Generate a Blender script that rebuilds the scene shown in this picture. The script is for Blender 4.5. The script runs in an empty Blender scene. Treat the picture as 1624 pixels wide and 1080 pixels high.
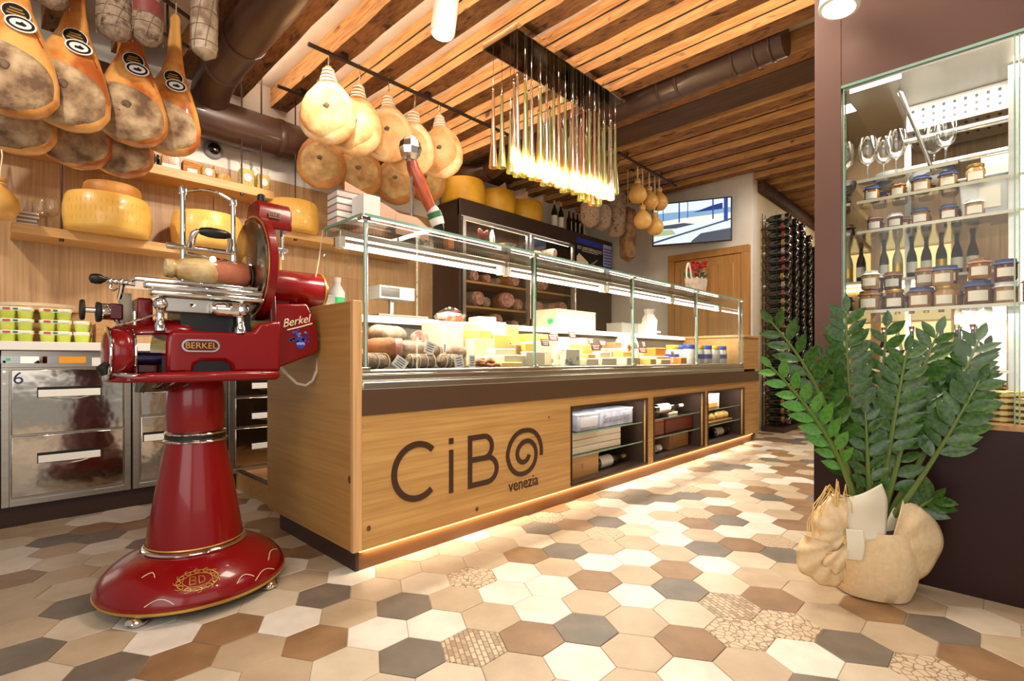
import bpy, math, random
from mathutils import Vector, Matrix
random.seed(7)
SC = bpy.context.scene
COL = SC.collection
R = math.radians

# ---------------------------------------------------------------- camera, world, lights, exposure
cam_d = bpy.data.cameras.new('camera'); cam = bpy.data.objects.new('camera', cam_d); COL.objects.link(cam)
cam_d.sensor_fit = 'HORIZONTAL'; cam_d.sensor_width = 36; cam_d.lens = 36 * 803 / 1624
cam_d.shift_y = 29 / 1624; cam_d.clip_start = .02
cam.location = (0, 0, .85); cam.rotation_euler = (R(90), 0, R(-46))
SC.camera = cam
SC.view_settings.view_transform = 'Standard'; SC.view_settings.look = 'None'
SC.view_settings.gamma = 1; SC.view_settings.use_curve_mapping = False
SC.view_settings.exposure = 0.35
try:
    SC.cycles.use_denoising = True
    SC.cycles.max_bounces = 8; SC.cycles.transparent_max_bounces = 24
    SC.cycles.glossy_bounces = 4; SC.cycles.diffuse_bounces = 3; SC.cycles.transmission_bounces = 6
    SC.cycles.sample_clamp_indirect = 6; SC.cycles.caustics_reflective = False; SC.cycles.caustics_refractive = False
    SC.cycles.use_light_tree = True
except Exception:
    pass
W = bpy.data.worlds.new('world'); SC.world = W; W.use_nodes = True
W.node_tree.nodes['Background'].inputs[0].default_value = (1, .92, .82, 1)
W.node_tree.nodes['Background'].inputs[1].default_value = .30

def lamp(name, kind, loc, power, color=(1, .89, .75), size=.3, target=None, spot=60, sy=None, blend=.5):
    d = bpy.data.lights.new(name, kind); o = bpy.data.objects.new(name, d); COL.objects.link(o)
    o.location = loc; d.energy = power; d.color = color
    if kind == 'AREA':
        d.shape = 'RECTANGLE'; d.size = size; d.size_y = sy or size
    else:
        d.shadow_soft_size = size
    if kind == 'SPOT':
        d.spot_size = R(spot); d.spot_blend = blend
    if target is not None:
        o.rotation_euler = (Vector(target) - Vector(loc)).to_track_quat('-Z', 'Y').to_euler()
    return o

# daylight through the shop front, area lights added under the ceiling as general fill and the spot tracks
lamp('shop_window_daylight', 'AREA', (-1.55, -.2, 1.55), 34, color=(1, .95, .88), size=2.4, sy=1.9, target=(3, .2, 1.45))
lamp('shop_window_daylight', 'AREA', (.2, -1.62, 1.5), 12, color=(1, .95, .88), size=2.2, sy=1.9, target=(.9, 3, 1.4))
lamp('ceiling_fill_front', 'AREA', (.1, .1, 2.88), 12, size=1.0, sy=1.0, target=(.1, .1, 0))
lamp('ceiling_fill_aisle', 'AREA', (1.85, 1.15, 2.9), 34, color=(1, .88, .72), size=.9, sy=.5, target=(1.9, 1.2, 0))
lamp('ceiling_fill_aisle', 'AREA', (5.2, 1.25, 2.9), 30, size=1.4, sy=.3, target=(5.2, 1.25, 0))
lamp('ceiling_fill_rear', 'AREA', (7.9, 1.2, 2.9), 18, size=.8, sy=.8, target=(7.9, 1.2, 0))
lamp('spot_hams_front', 'SPOT', (-.35, 1.2, 2.8), 110, target=(.45, 3.2, 2.0), spot=58, size=.06)
lamp('spot_hams_middle', 'SPOT', (1.15, .6, 2.86), 230, color=(1, .90, .74), target=(2.3, 3.2, 2.45), spot=34, size=.06)
lamp('spot_cheese_wheels', 'SPOT', (-.75, 3.35, 2.75), 70, color=(1, .88, .7), target=(.7, 4.15, 1.7), spot=64, size=.04)
lamp('spot_shelf_goods', 'SPOT', (1.38, 2.8, 2.86), 30, color=(1, .90, .76), target=(1.1, 4.2, 1.95), spot=56, size=.05)
lamp('spot_oak_wall', 'SPOT', (1.35, 2.5, 2.86), 70, target=(1.5, 4.3, 1.5), spot=70, size=.05)
lamp('spot_counter_front', 'SPOT', (1.2, -.3, 2.86), 45, target=(1.6, 1.9, .4), spot=60, size=.1)
lamp('spot_slicer', 'SPOT', (-.5, .3, 2.86), 22, target=(.55, 2.2, .9), spot=40, size=.05)

# ---------------------------------------------------------------- helpers
def lin(c):
    return tuple(((v / 255) / 12.92 if v / 255 <= .04045 else ((v / 255 + .055) / 1.055) ** 2.4) for v in c) + (1,)

class MB:
    """vertices and faces of one mesh, in the coordinates of its parent"""
    def __init__(s): s.v = []; s.f = []; s.m = []; s.k = 0
    def add(s, vs, fs, mi=None):
        o = len(s.v); s.v += [tuple(p) for p in vs]; s.f += [[i + o for i in q] for q in fs]
        s.m += [s.k if mi is None else mi] * len(fs); return s
    def box(s, x0, x1, y0, y1, z0, z1, mi=None):
        if x0 > x1: x0, x1 = x1, x0
        if y0 > y1: y0, y1 = y1, y0
        if z0 > z1: z0, z1 = z1, z0
        return s.add([(x, y, z) for z in (z0, z1) for y in (y0, y1) for x in (x0, x1)],
                     [(0, 2, 3, 1), (4, 5, 7, 6), (0, 1, 5, 4), (2, 6, 7, 3), (0, 4, 6, 2), (1, 3, 7, 5)], mi)
    def obox(s, c, size, mat, mi=None):
        a, b, d = (v / 2 for v in size); c = Vector(c)
        vs = [c + mat @ Vector((x, y, z)) for z in (-d, d) for y in (-b, b) for x in (-a, a)]
        return s.add(vs, [(0, 2, 3, 1), (4, 5, 7, 6), (0, 1, 5, 4), (2, 6, 7, 3), (0, 4, 6, 2), (1, 3, 7, 5)], mi)
    def rings(s, rings, cap0=True, cap1=True, close=True, mi=None):
        n = len(rings[0]); vs = [p for r in rings for p in r]; fs = []
        for i in range(len(rings) - 1):
            for j in range(n if close else n - 1):
                k = (j + 1) % n; fs.append((i * n + j, i * n + k, (i + 1) * n + k, (i + 1) * n + j))
        if cap0: fs.append(tuple(range(n - 1, -1, -1)))
        if cap1: fs.append(tuple(range((len(rings) - 1) * n, len(rings) * n)))
        return s.add(vs, fs, mi)
    def lathe(s, prof, c=(0, 0, 0), n=24, axis='Z', mi=None, cap=True):
        rr = []
        for r, h in prof:
            r = max(r, 1e-4); ring = []
            for j in range(n):
                a = 2 * math.pi * j / n; u, w = r * math.cos(a), r * math.sin(a)
                p = (u, w, h) if axis == 'Z' else ((h, u, w) if axis == 'X' else (w, h, u))
                ring.append((p[0] + c[0], p[1] + c[1], p[2] + c[2]))
            rr.append(ring)
        return s.rings(rr, cap, cap, mi=mi)
    def cyl(s, p0, p1, r0, r1=None, n=12, mi=None, cap=True):
        return s.tube([p0, p1], [r0, r0 if r1 is None else r1], n, mi, cap)
    def tube(s, pts, r, n=8, mi=None, cap=True):
        P = [Vector(p) for p in pts]; rs = r if isinstance(r, (list, tuple)) else [r] * len(P)
        t0 = (P[1] - P[0]).normalized(); u = t0.orthogonal().normalized(); rr = []
        for i, p in enumerate(P):
            t = (P[min(i + 1, len(P) - 1)] - P[max(i - 1, 0)]).normalized()
            u = (u - t * u.dot(t)); u = u.normalized() if u.length > 1e-6 else t.orthogonal().normalized()
            w = t.cross(u)
            rr.append([p + (u * math.cos(2 * math.pi * j / n) + w * math.sin(2 * math.pi * j / n)) * rs[i] for j in range(n)])
        return s.rings(rr, cap, cap, mi=mi)
    def ball(s, c, r, n=12, m=8, mi=None):
        rx, ry, rz = (r, r, r) if not isinstance(r, (tuple, list)) else r; rr = []
        for i in range(m + 1):
            t = -math.pi / 2 + math.pi * i / m; k = max(math.cos(t), .02)
            rr.append([(c[0] + rx * k * math.cos(2 * math.pi * j / n), c[1] + ry * k * math.sin(2 * math.pi * j / n), c[2] + rz * math.sin(t)) for j in range(n)])
        return s.rings(rr, mi=mi)
    def prism(s, poly, a0, a1, plane='XZ', mi=None):
        def P(u, w, a): return (u, a, w) if plane == 'XZ' else ((a, u, w) if plane == 'YZ' else (u, w, a))
        return s.rings([[P(u, w, a0) for u, w in poly], [P(u, w, a1) for u, w in poly]], mi=mi)
    def strip(s, path, w, a0, a1, plane='XZ', mi=None, closed=False):
        """flat band of width w along a 2-D path, extruded from a0 to a1"""
        P = [Vector(p) for p in path]; n = len(P); L, Rr = [], []
        for i, p in enumerate(P):
            if closed: t = P[(i + 1) % n] - P[i - 1]
            else: t = P[min(i + 1, n - 1)] - P[max(i - 1, 0)]
            t.normalize(); nn = Vector((-t.y, t.x)) * (w / 2); L.append(p + nn); Rr.append(p - nn)
        rng = range(n if closed else n - 1)
        def Q(q, a): return (q.x, a, q.y) if plane == 'XZ' else ((a, q.x, q.y) if plane == 'YZ' else (q.x, q.y, a))
        vs = [Q(q, a) for a in (a0, a1) for q in L + Rr]; fs = []; N = 2 * n
        for i in rng:
            k = (i + 1) % n
            fs += [(i, k, n + k, n + i), (N + i, N + n + i, N + n + k, N + k), (i, N + i, N + k, k), (n + i, n + k, N + n + k, N + n + i)]
        if not closed:
            fs += [(0, n, N + n, N), (n - 1, N + n - 1, N + 2 * n - 1, 2 * n - 1)]
        return s.add(vs, fs, mi)
    def grid(s, fn, nu, nv, cu=False, cv=False, mi=None):
        vs = [fn(i / (nu if cu else nu - 1), j / (nv if cv else nv - 1)) for i in range(nu) for j in range(nv)]; fs = []
        for i in range(nu if cu else nu - 1):
            for j in range(nv if cv else nv - 1):
                a, b = (i + 1) % nu, (j + 1) % nv; fs.append((i * nv + j, a * nv + j, a * nv + b, i * nv + b))
        return s.add(vs, fs, mi)
    def jitter(s, a, seed=1):
        rnd = random.Random(seed); s.v = [(x + rnd.uniform(-a, a), y + rnd.uniform(-a, a), z + rnd.uniform(-a, a)) for x, y, z in s.v]; return s
    def mesh(s, name, mats, smooth=40):
        me = bpy.data.meshes.new(name); me.from_pydata(s.v, [], s.f)
        for m in (mats if isinstance(mats, (list, tuple)) else [mats]): me.materials.append(m)
        if any(s.m): me.polygons.foreach_set('material_index', s.m)
        me.update()
        if smooth:
            me.shade_smooth(); me.set_sharp_from_angle(angle=R(smooth))
        return me
    def build(s, name, mats, parent=None, world=False, smooth=40, bevel=0, loc=None, **kw):
        """one mesh object. world=True: the coordinates are world ones, taken back by the parents' places"""
        if world and parent is not None:
            o = Vector((0, 0, 0)); p = parent
            while p is not None: o += p.location; p = p.parent
            s.v = [(a - o.x, b - o.y, c - o.z) for a, b, c in s.v]
        off = None
        if parent is None and loc is None:
            xs = [v[0] for v in s.v]; ys = [v[1] for v in s.v]; zs = [v[2] for v in s.v]
            off = ((min(xs) + max(xs)) / 2, (min(ys) + max(ys)) / 2, min(zs))
            s.v = [(a - off[0], b - off[1], c - off[2]) for a, b, c in s.v]
        ob = bpy.data.objects.new(name, s.mesh(name, mats, smooth)); COL.objects.link(ob)
        if parent is not None: ob.parent = parent
        if loc is not None: ob.location = loc
        elif off: ob.location = off
        if bevel:
            b = ob.modifiers.new('edge', 'BEVEL'); b.width = bevel; b.segments = 2; b.limit_method = 'ANGLE'; b.angle_limit = R(50)
        tag(ob, **kw); return ob

def tag(o, label=None, cat=None, group=None, kind=None):
    if label: o['label'] = label
    if cat: o['category'] = cat
    if group: o['group'] = group
    if kind: o['kind'] = kind
    return o

def thing(name, label, cat, loc=(0, 0, 0), rz=0, group=None):
    o = bpy.data.objects.new(name, None); COL.objects.link(o); o.empty_display_size = .05
    o.location = loc; o.rotation_euler = (0, 0, rz); tag(o, label, cat, group); return o

def dup(root, loc, rz=0, label=None, group=None, rx=0, ry=0, scale=None):
    r = root.copy(); COL.objects.link(r); r.location = loc; r.rotation_euler = (rx, ry, rz)
    if scale: r.scale = scale if isinstance(scale, tuple) else (scale,) * 3
    if label: r['label'] = label
    if group: r['group'] = group
    for ch in list(root.children):
        c = ch.copy(); COL.objects.link(c); c.parent = r
        for g in list(ch.children):
            d = g.copy(); COL.objects.link(d); d.parent = c
    return r

def text(name, body, size, mat, parent, loc, rot=(0, 0, 0), ext=.0008, align='CENTER', sx=1, shear=0, world=False):
    c = bpy.data.curves.new(name, 'FONT'); c.body = body; c.size = size; c.extrude = ext; c.align_x = align; c.align_y = 'CENTER'; c.shear = shear
    tmp = bpy.data.objects.new(name, c); COL.objects.link(tmp)
    me = bpy.data.meshes.new_from_object(tmp.evaluated_get(bpy.context.evaluated_depsgraph_get())); bpy.data.objects.remove(tmp); me.materials.clear(); me.materials.append(mat)
    o = bpy.data.objects.new(name, me); COL.objects.link(o); o.parent = parent
    loc = Vector(loc)
    if world:
        p = parent
        while p is not None: loc -= p.location; p = p.parent
    o.location = loc; o.rotation_euler = rot; o.scale = (sx, 1, 1); return o

ORD = ['first', 'second', 'third', 'fourth', 'fifth', 'sixth', 'seventh', 'eighth', 'ninth', 'tenth', 'eleventh', 'twelfth', 'thirteenth', 'fourteenth',
       'fifteenth', 'sixteenth', 'seventeenth', 'eighteenth', 'nineteenth', 'twentieth', 'twenty-first', 'twenty-second', 'twenty-third', 'twenty-fourth', 'twenty-fifth', 'twenty-sixth', 'twenty-seventh', 'twenty-eighth']

# ---------------------------------------------------------------- materials
def M(name, c, r=.5, metal=0, c2=None, ns=6, st=(1, 1, 1), lo=.35, hi=.65, det=4, c3=None, bump=0, bs=None, bst=None, coat=0, spec=.5, em=None, es=0, sss=0, trans=0, dist=.01):
    m = bpy.data.materials.new(name); m.use_nodes = True; nt = m.node_tree; N = nt.nodes; L = nt.links
    b = N['Principled BSDF']
    b.inputs['Base Color'].default_value = lin(c); b.inputs['Roughness'].default_value = r; b.inputs['Metallic'].default_value = metal
    b.inputs['Specular IOR Level'].default_value = spec; b.inputs['Coat Weight'].default_value = coat; b.inputs['Coat Roughness'].default_value = .06
    if sss:
        b.inputs['Subsurface Weight'].default_value = sss; b.inputs['Subsurface Radius'].default_value = (.02, .012, .006); b.inputs['Subsurface Scale'].default_value = .5
    if trans: b.inputs['Transmission Weight'].default_value = trans
    if em: b.inputs['Emission Color'].default_value = lin(em); b.inputs['Emission Strength'].default_value = es
    if c2 or bump:
        tc = N.new('ShaderNodeTexCoord')
    def noise(scale, strch, detail, rough=.55, distort=0):
        mp = N.new('ShaderNodeMapping'); mp.inputs['Scale'].default_value = strch; L.new(tc.outputs['Object'], mp.inputs[0])
        oi = N.new('ShaderNodeObjectInfo'); ad = N.new('ShaderNodeVectorMath'); ad.operation = 'MULTIPLY_ADD'
        cb = N.new('ShaderNodeCombineXYZ'); L.new(oi.outputs['Random'], cb.inputs[0]); L.new(oi.outputs['Random'], cb.inputs[1]); L.new(oi.outputs['Random'], cb.inputs[2])
        ad.inputs[1].default_value = (17, 29, 41); L.new(cb.outputs[0], ad.inputs[0]); L.new(mp.outputs[0], ad.inputs[2])
        n = N.new('ShaderNodeTexNoise'); n.inputs['Scale'].default_value = scale; n.inputs['Detail'].default_value = detail; n.inputs['Roughness'].default_value = rough
        n.inputs['Distortion'].default_value = distort
        L.new(ad.outputs[0], n.inputs[0]); return n
    if c2:
        n = noise(ns, st, det); ramp = N.new('ShaderNodeValToRGB'); e = ramp.color_ramp.elements
        e[0].position = lo; e[0].color = lin(c); e[1].position = hi; e[1].color = lin(c2)
        if c3:
            q = ramp.color_ramp.elements.new((lo + hi) / 2 if lo < hi else .5); q.color = lin(c3)
        L.new(n.outputs[0], ramp.inputs[0]); L.new(ramp.outputs[0], b.inputs['Base Color'])
    if bump:
        n2 = noise(bs or ns, bst or st, 4); bp = N.new('ShaderNodeBump'); bp.inputs['Strength'].default_value = bump; bp.inputs['Distance'].default_value = dist
        L.new(n2.outputs[0], bp.inputs['Height']); L.new(bp.outputs[0], b.inputs['Normal'])
    return m

def wood(name, c, c2, axis='X', r=.45, fine=38, bump=.15, knots=None, coat=0, stretch=.045, lo=.3, hi=.72, kn=3.2, kth=.27):
    """long-grained wood: noise stretched along the grain, finer pores over it, knots where asked"""
    m = bpy.data.materials.new(name); m.use_nodes = True; nt = m.node_tree; N = nt.nodes; L = nt.links
    b = N['Principled BSDF']; b.inputs['Roughness'].default_value = r; b.inputs['Coat Weight'].default_value = coat
    tc = N.new('ShaderNodeTexCoord'); oi = N.new('ShaderNodeObjectInfo')
    cb = N.new('ShaderNodeCombineXYZ'); [L.new(oi.outputs['Random'], cb.inputs[i]) for i in range(3)]
    def nz(scale, k, detail, dist=0):
        st = [1, 1, 1]; st['XYZ'.index(axis)] = k
        mp = N.new('ShaderNodeMapping'); mp.inputs['Scale'].default_value = st; L.new(tc.outputs['Object'], mp.inputs[0])
        ad = N.new('ShaderNodeVectorMath'); ad.operation = 'MULTIPLY_ADD'; ad.inputs[1].default_value = (13, 23, 37)
        L.new(cb.outputs[0], ad.inputs[0]); L.new(mp.outputs[0], ad.inputs[2])
        n = N.new('ShaderNodeTexNoise'); n.inputs['Scale'].default_value = scale; n.inputs['Detail'].default_value = detail; n.inputs['Distortion'].default_value = dist
        L.new(ad.outputs[0], n.inputs[0]); return n
    a = nz(fine * .3, stretch * 1.6, 5, .5); f = nz(fine * 2.2, stretch * .7, 3)
    mx = N.new('ShaderNodeMath'); mx.operation = 'MULTIPLY_ADD'; mx.inputs[1].default_value = .55
    L.new(f.outputs[0], mx.inputs[0])
    m2 = N.new('ShaderNodeMath'); m2.operation = 'MULTIPLY'; m2.inputs[1].default_value = .45; L.new(a.outputs[0], m2.inputs[0]); L.new(m2.outputs[0], mx.inputs[2])
    ramp = N.new('ShaderNodeValToRGB'); e = ramp.color_ramp.elements; e[0].position = lo; e[0].color = lin(c2); e[1].position = hi; e[1].color = lin(c)
    L.new(mx.outputs[0], ramp.inputs[0]); out = ramp.outputs[0]
    if knots:
        k = nz(kn, .35, 2, .4); r2 = N.new('ShaderNodeValToRGB'); q = r2.color_ramp.elements
        q[0].position = kth; q[0].color = (1, 1, 1, 1); q[1].position = kth + .09; q[1].color = (0, 0, 0, 1)
        L.new(k.outputs[0], r2.inputs[0]); mix = N.new('ShaderNodeMixRGB'); L.new(r2.outputs[0], mix.inputs[0]); L.new(out, mix.inputs[1]); mix.inputs[2].default_value = lin(knots); out = mix.outputs[0]
    L.new(out, b.inputs['Base Color'])
    bp = N.new('ShaderNodeBump'); bp.inputs['Strength'].default_value = bump; bp.inputs['Distance'].default_value = .006
    L.new(mx.outputs[0], bp.inputs['Height']); L.new(bp.outputs[0], b.inputs['Normal'])
    return m

def glass(name, tint=(1, 1, 1), refl=1.0, rough=.01, ior=1.45):
    """thin glass: lets light straight through and mirrors more at a glancing angle"""
    m = bpy.data.materials.new(name); m.use_nodes = True; nt = m.node_tree; N = nt.nodes; L = nt.links
    N.remove(N['Principled BSDF'])
    t = N.new('ShaderNodeBsdfTransparent'); t.inputs[0].default_value = (*tint, 1)
    g = N.new('ShaderNodeBsdfGlossy'); g.inputs['Roughness'].default_value = rough
    fr = N.new('ShaderNodeLayerWeight'); fr.inputs[0].default_value = .5
    pw = N.new('ShaderNodeMath'); pw.operation = 'POWER'; pw.inputs[1].default_value = 4.5; L.new(fr.outputs['Facing'], pw.inputs[0])
    mu = N.new('ShaderNodeMath'); mu.operation = 'MULTIPLY_ADD'; mu.inputs[1].default_value = .9 * refl; mu.inputs[2].default_value = .045 * refl; mu.use_clamp = True; L.new(pw.outputs[0], mu.inputs[0])
    mx = N.new('ShaderNodeMixShader'); L.new(mu.outputs[0], mx.inputs[0]); L.new(t.outputs[0], mx.inputs[1]); L.new(g.outputs[0], mx.inputs[2])
    L.new(mx.outputs[0], N['Material Output'].inputs[0]); return m

def emit(name, c, s):
    m = M(name, (10, 10, 10), em=c, es=s); return m

oak = wood('oak_front', (214, 172, 106), (168, 120, 62), 'X', fine=34, bump=.12, knots=(70, 40, 20), kn=2.6, kth=.2)
oak_end = wood('oak_end', (190, 146, 80), (158, 112, 56), 'Y', fine=30, bump=.08)
oak_edge = wood('oak_edge', (226, 182, 128), (190, 140, 88), 'Z', fine=50, bump=.06)
oak_wall = wood('oak_wall', (204, 166, 120), (158, 118, 78), 'Z', fine=42, bump=.15)
oak_shelf = wood('oak_shelf', (226, 180, 116), (186, 136, 76), 'X', fine=40, bump=.1)
oak_door = wood('oak_door', (196, 148, 84), (158, 110, 56), 'Z', fine=30, bump=.08)
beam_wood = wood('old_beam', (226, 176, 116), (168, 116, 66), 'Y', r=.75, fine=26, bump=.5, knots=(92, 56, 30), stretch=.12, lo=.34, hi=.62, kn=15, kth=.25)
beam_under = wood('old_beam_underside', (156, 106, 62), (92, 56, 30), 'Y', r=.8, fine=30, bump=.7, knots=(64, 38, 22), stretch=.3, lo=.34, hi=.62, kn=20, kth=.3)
beam_dark = wood('dark_beam', (96, 62, 36), (46, 28, 16), 'Y', r=.7, fine=22, bump=.5, stretch=.1)
crate_wood = wood('crate_wood', (206, 158, 100), (160, 112, 62), 'X', fine=30)
red_wood = wood('red_wood', (122, 48, 30), (78, 26, 18), 'X', fine=24)
white_wood = wood('white_wood', (226, 214, 190), (196, 180, 150), 'X', fine=30)
plaster = M('white_plaster', (236, 230, 220), .9, c2=(226, 218, 206), ns=3, bump=.08, bs=40)
cream = M('cream_plaster', (238, 222, 186), .9, c2=(228, 208, 168), ns=2)
grout = M('grout', (176, 158, 136), .9)
brown_band = M('brown_laminate', (84, 60, 42), .42)
plinth_m = M('plinth_bronze', (112, 72, 38), .45)
plinth_d = M('plinth_dark', (52, 28, 22), .5)
steel = M('brushed_steel', (196, 192, 184), .32, 1, c2=(184, 180, 172), ns=3, st=(1, 1, 12), bump=.02, bs=8, bst=(2, 2, 40))
steel_f = M('polished_steel', (206, 200, 190), .1, 1, bump=.2, bs=2.6, dist=.03)
chrome = M('chrome', (226, 224, 220), .07, 1)
chrome_d = M('dark_chrome', (120, 108, 96), .05, 1)
mirror = M('mirror', (226, 220, 206), .02, 1)
black = M('black_plastic', (16, 15, 15), .35)
black_r = M('black_rubber', (24, 22, 22), .6)
white_p = M('white_enamel', (244, 240, 232), .35)
white_c = M('white_card', (240, 234, 226), .7)
red_p = M('red_enamel', (128, 8, 12), .25, coat=.35, spec=.3)
red_d = M('dark_red_enamel', (84, 6, 10), .28, coat=.3, spec=.3)
gold = M('gold_paint', (214, 168, 84), .35, .6)
cream_paint = M('cream_paint', (240, 224, 190), .4)
duct_m = M('brown_duct', (72, 46, 34), .4, .1, coat=.15)
glass_c = glass('clear_glass', (.97, .985, .975), .9)
glass_e = M('glass_edge', (126, 168, 148), .15, spec=.7)
glass_j = glass('jar_glass', (.93, .93, .9), 1.2)
tube_l = emit('display_tube_light', (255, 246, 226), 9)
led_w = emit('led_strip_light', (255, 206, 140), 14)
bulb_l = emit('warm_bulb_light', (255, 226, 176), 34)
cab_l = emit('cabinet_light', (255, 240, 206), 10)
dark_in = M('dark_brown', (58, 40, 28), .55)
cab_brown = M('cabinet_brown', (98, 64, 52), .45, c2=(90, 58, 48), ns=2)
cab_maroon = M('cabinet_maroon', (40, 10, 10), .35, spec=.3)
glass_k = glass('cabinet_glass', (.97, .98, .97), .3)
# ================================================================ the room
def struct(name, mb, m, **k):
    return mb.build(name, m, kind='structure', **k)

# floor: hexagonal tiles set in grout
floor = MB().box(-1.6, 9.2, -1.7, 4.5, -.08, -.0025).build('floor', grout, kind='structure', loc=(0, 0, 0))
TS = .1038
tile_m = {
 'W': M('tile_white', (236, 226, 214), .38, c2=(212, 200, 186), ns=9, lo=.3, hi=.75, bump=.04, bs=30),
 'L': M('tile_light', (214, 198, 176), .4, c2=(194, 176, 152), ns=8, lo=.3, hi=.7, bump=.04, bs=30),
 'B': M('tile_beige', (196, 174, 146), .4, c2=(176, 152, 124), ns=8, lo=.3, hi=.7, bump=.04, bs=30),
 'N': M('tile_brown', (156, 120, 84), .42, c2=(126, 94, 64), ns=8, lo=.3, hi=.7, bump=.04, bs=30),
 'G': M('tile_grey', (126, 112, 98), .42, c2=(100, 90, 80), ns=8, lo=.3, hi=.7, bump=.04, bs=30)}
def pattern_tile(name, kind):
    m = bpy.data.materials.new(name); m.use_nodes = True; nt = m.node_tree; N = nt.nodes; L = nt.links
    b = N['Principled BSDF']; b.inputs['Roughness'].default_value = .42
    tc = N.new('ShaderNodeTexCoord'); r = N.new('ShaderNodeValToRGB'); e = r.color_ramp.elements
    e[0].color = lin((132, 104, 76)); e[1].color = lin((206, 184, 156))
    if kind == 0:
        v = N.new('ShaderNodeTexVoronoi'); v.feature = 'DISTANCE_TO_EDGE'; v.inputs['Scale'].default_value = 42
        e[0].position = .02; e[1].position = .09; L.new(tc.outputs['Object'], v.inputs['Vector']); L.new(v.outputs['Distance'], r.inputs[0])
    elif kind == 1:
        v = N.new('ShaderNodeTexWave'); v.inputs['Scale'].default_value = 22; v.inputs['Distortion'].default_value = 7; v.inputs['Detail Scale'].default_value = 1.4
        e[0].position = .06; e[1].position = .3; L.new(tc.outputs['Object'], v.inputs['Vector']); L.new(v.outputs[0], r.inputs[0])
    else:
        v = N.new('ShaderNodeTexBrick'); v.inputs['Scale'].default_value = 16; v.inputs['Mortar Size'].default_value = .03; v.inputs['Color1'].default_value = (1, 1, 1, 1); v.inputs['Color2'].default_value = (.3, .3, .3, 1)
        e[0].position = .1; e[1].position = .8; L.new(tc.outputs['Object'], v.inputs['Vector']); L.new(v.outputs[0], r.inputs[0])
    L.new(r.outputs[0], b.inputs['Base Color']); return m
for i in range(3): tile_m['P%d' % i] = pattern_tile('tile_pattern_%s' % ['scale', 'wave', 'block'][i], i)
def hexring(r, z): return [(r * math.cos(R(60 * i)), r * math.sin(R(60 * i)), z) for i in range(6)]
hexm = {}
for k, mm in tile_m.items():
    b = MB(); b.rings([hexring(TS - .0012, -.012), hexring(TS - .0012, -.0012), hexring(TS - .0028, 0)], cap0=False); hexm[k] = b.mesh('tile', mm, 0)
FL = {'A': math.radians(46)}
def px_floor(px, py):     # where a mark seen in the photograph lies on the floor
    x, y = (px - 812) / 803, -(py - 569) / 803; C, S = math.cos(FL['A']), math.sin(FL['A']); t = -.85 / y
    return ((x * C + S) * t, (-x * S + C) * t)
def axial(x, y):
    b = y / TS / (3 ** .5 / 2); return x / TS - b / 2 - .371, b - .482
def hex_centres():
    # centres are one of the three families of lattice points; the grey tile in front of the counter fixes which
    a, b = axial(*px_floor(933, 1000)); best = None
    for i in range(int(a) - 2, int(a) + 4):
        for j in range(int(b) - 2, int(b) + 4):
            d = (a - i + (b - j) / 2) ** 2 + ((b - j) * .866) ** 2
            if best is None or d < best[0]: best = (d, (i - j) % 3)
    fam = best[1]
    for j in range(-25, 60):
        for i in range(-60, 120):
            if (i - j) % 3 == fam:
                yy = (j + .482) * 3 ** .5 / 2 * TS; xx = (i + .371 + (j + .482) / 2) * TS
                yield i, j, xx, yy
SEEN = '''N33,910 B42,935 B125,905 L117,927 G117,953 B50,952 B75,983 L117,987 G50,1030 B150,1020 W250,1010 G175,1055 L58,1068 N233,1078 N367,995 W287,998 L428,950 G508,943 W462,983 N495,1017 B403,1030 B308,1033 L337,1067 B445,1060 L520,1058 B483,918 B525,975 L675,925 P747,918 G640,962 B720,952 W600,1005 W693,993 G657,1045 P755,1030 B770,982 B572,1047 B598,933 B573,972 L707,1070 L623,1075 W800,913 W877,932 N946,922 W1013,945 W865,970 B942,957 G933,1000 B1013,987 N853,1015 W925,1050 B1015,1035 B843,1058 N1070,1013 G1070,933 B1012,913 L1067,970 B1007,1073 W1073,1063 B893,907 W827,910 N1227,948 L1142,925 P1160,965 P1215,1000 P1250,985 W1278,1043 B1197,1055 L1105,975 N1113,1022 W1113,1067 G1330,1020 B1280,967 G1295,1075 N1392,974 G1490,995 B1426,1008 P1460,1060 N1544,1048 B1586,976 B1586,1015 N1586,960 B1488,945 N833,880 G895,875 L847,858 W820,910 B888,900 W942,892 N908,832 G950,827 P947,853 B905,852 B770,890 B713,893 W1011,823 W1061,833 W1063,853 N1110,829 G1153,823 W1163,841 G1122,870 N1175,862 B1112,847 P1082,813 N1145,807 W1133,793 N1133,780 G1102,784 G1208,783 N1200,776 W1159,768 N1259,795 N1255,829 P1240,864 N1074,900 W1133,894 B1076,876 L1190,882 W1013,884 L1015,910 G1080,927 L1143,918 P980,850 L1011,841 B1011,858 L1177,788 L1096,799'''
seen = {}
cents = list(hex_centres())
for w in SEEN.split():
    x, y = px_floor(*map(float, w[1:].split(',')))
    c = min(cents, key=lambda q: (q[2] - x) ** 2 + (q[3] - y) ** 2); seen.setdefault(c[:2], w[0])
rnd = random.Random(11); tiles = []
for i, j, x, y in cents:
    if not (-1.4 < x < 9 and -1.5 < y < 3.62): continue
    k = seen.get((i, j)) or rnd.choices('WLBNGP', (20, 22, 28, 15, 10, 5))[0]
    if k == 'P': k = 'P%d' % rnd.randrange(3)
    xc, zc = .6947 * x - .7193 * y, .7193 * x + .6947 * y
    if zc < .9 or abs(xc) > 1.1 * zc: vis = 99
    elif (1.02 < x < 5.6 and y > 1.8) or (x > 2.45 and y < .57): vis = 99
    else: vis = zc
    if vis < 99 or (x > -.4 and y > -.6): tiles.append((vis, k, x, y))
tiles.sort(key=lambda t: t[0])
rest = {}
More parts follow.
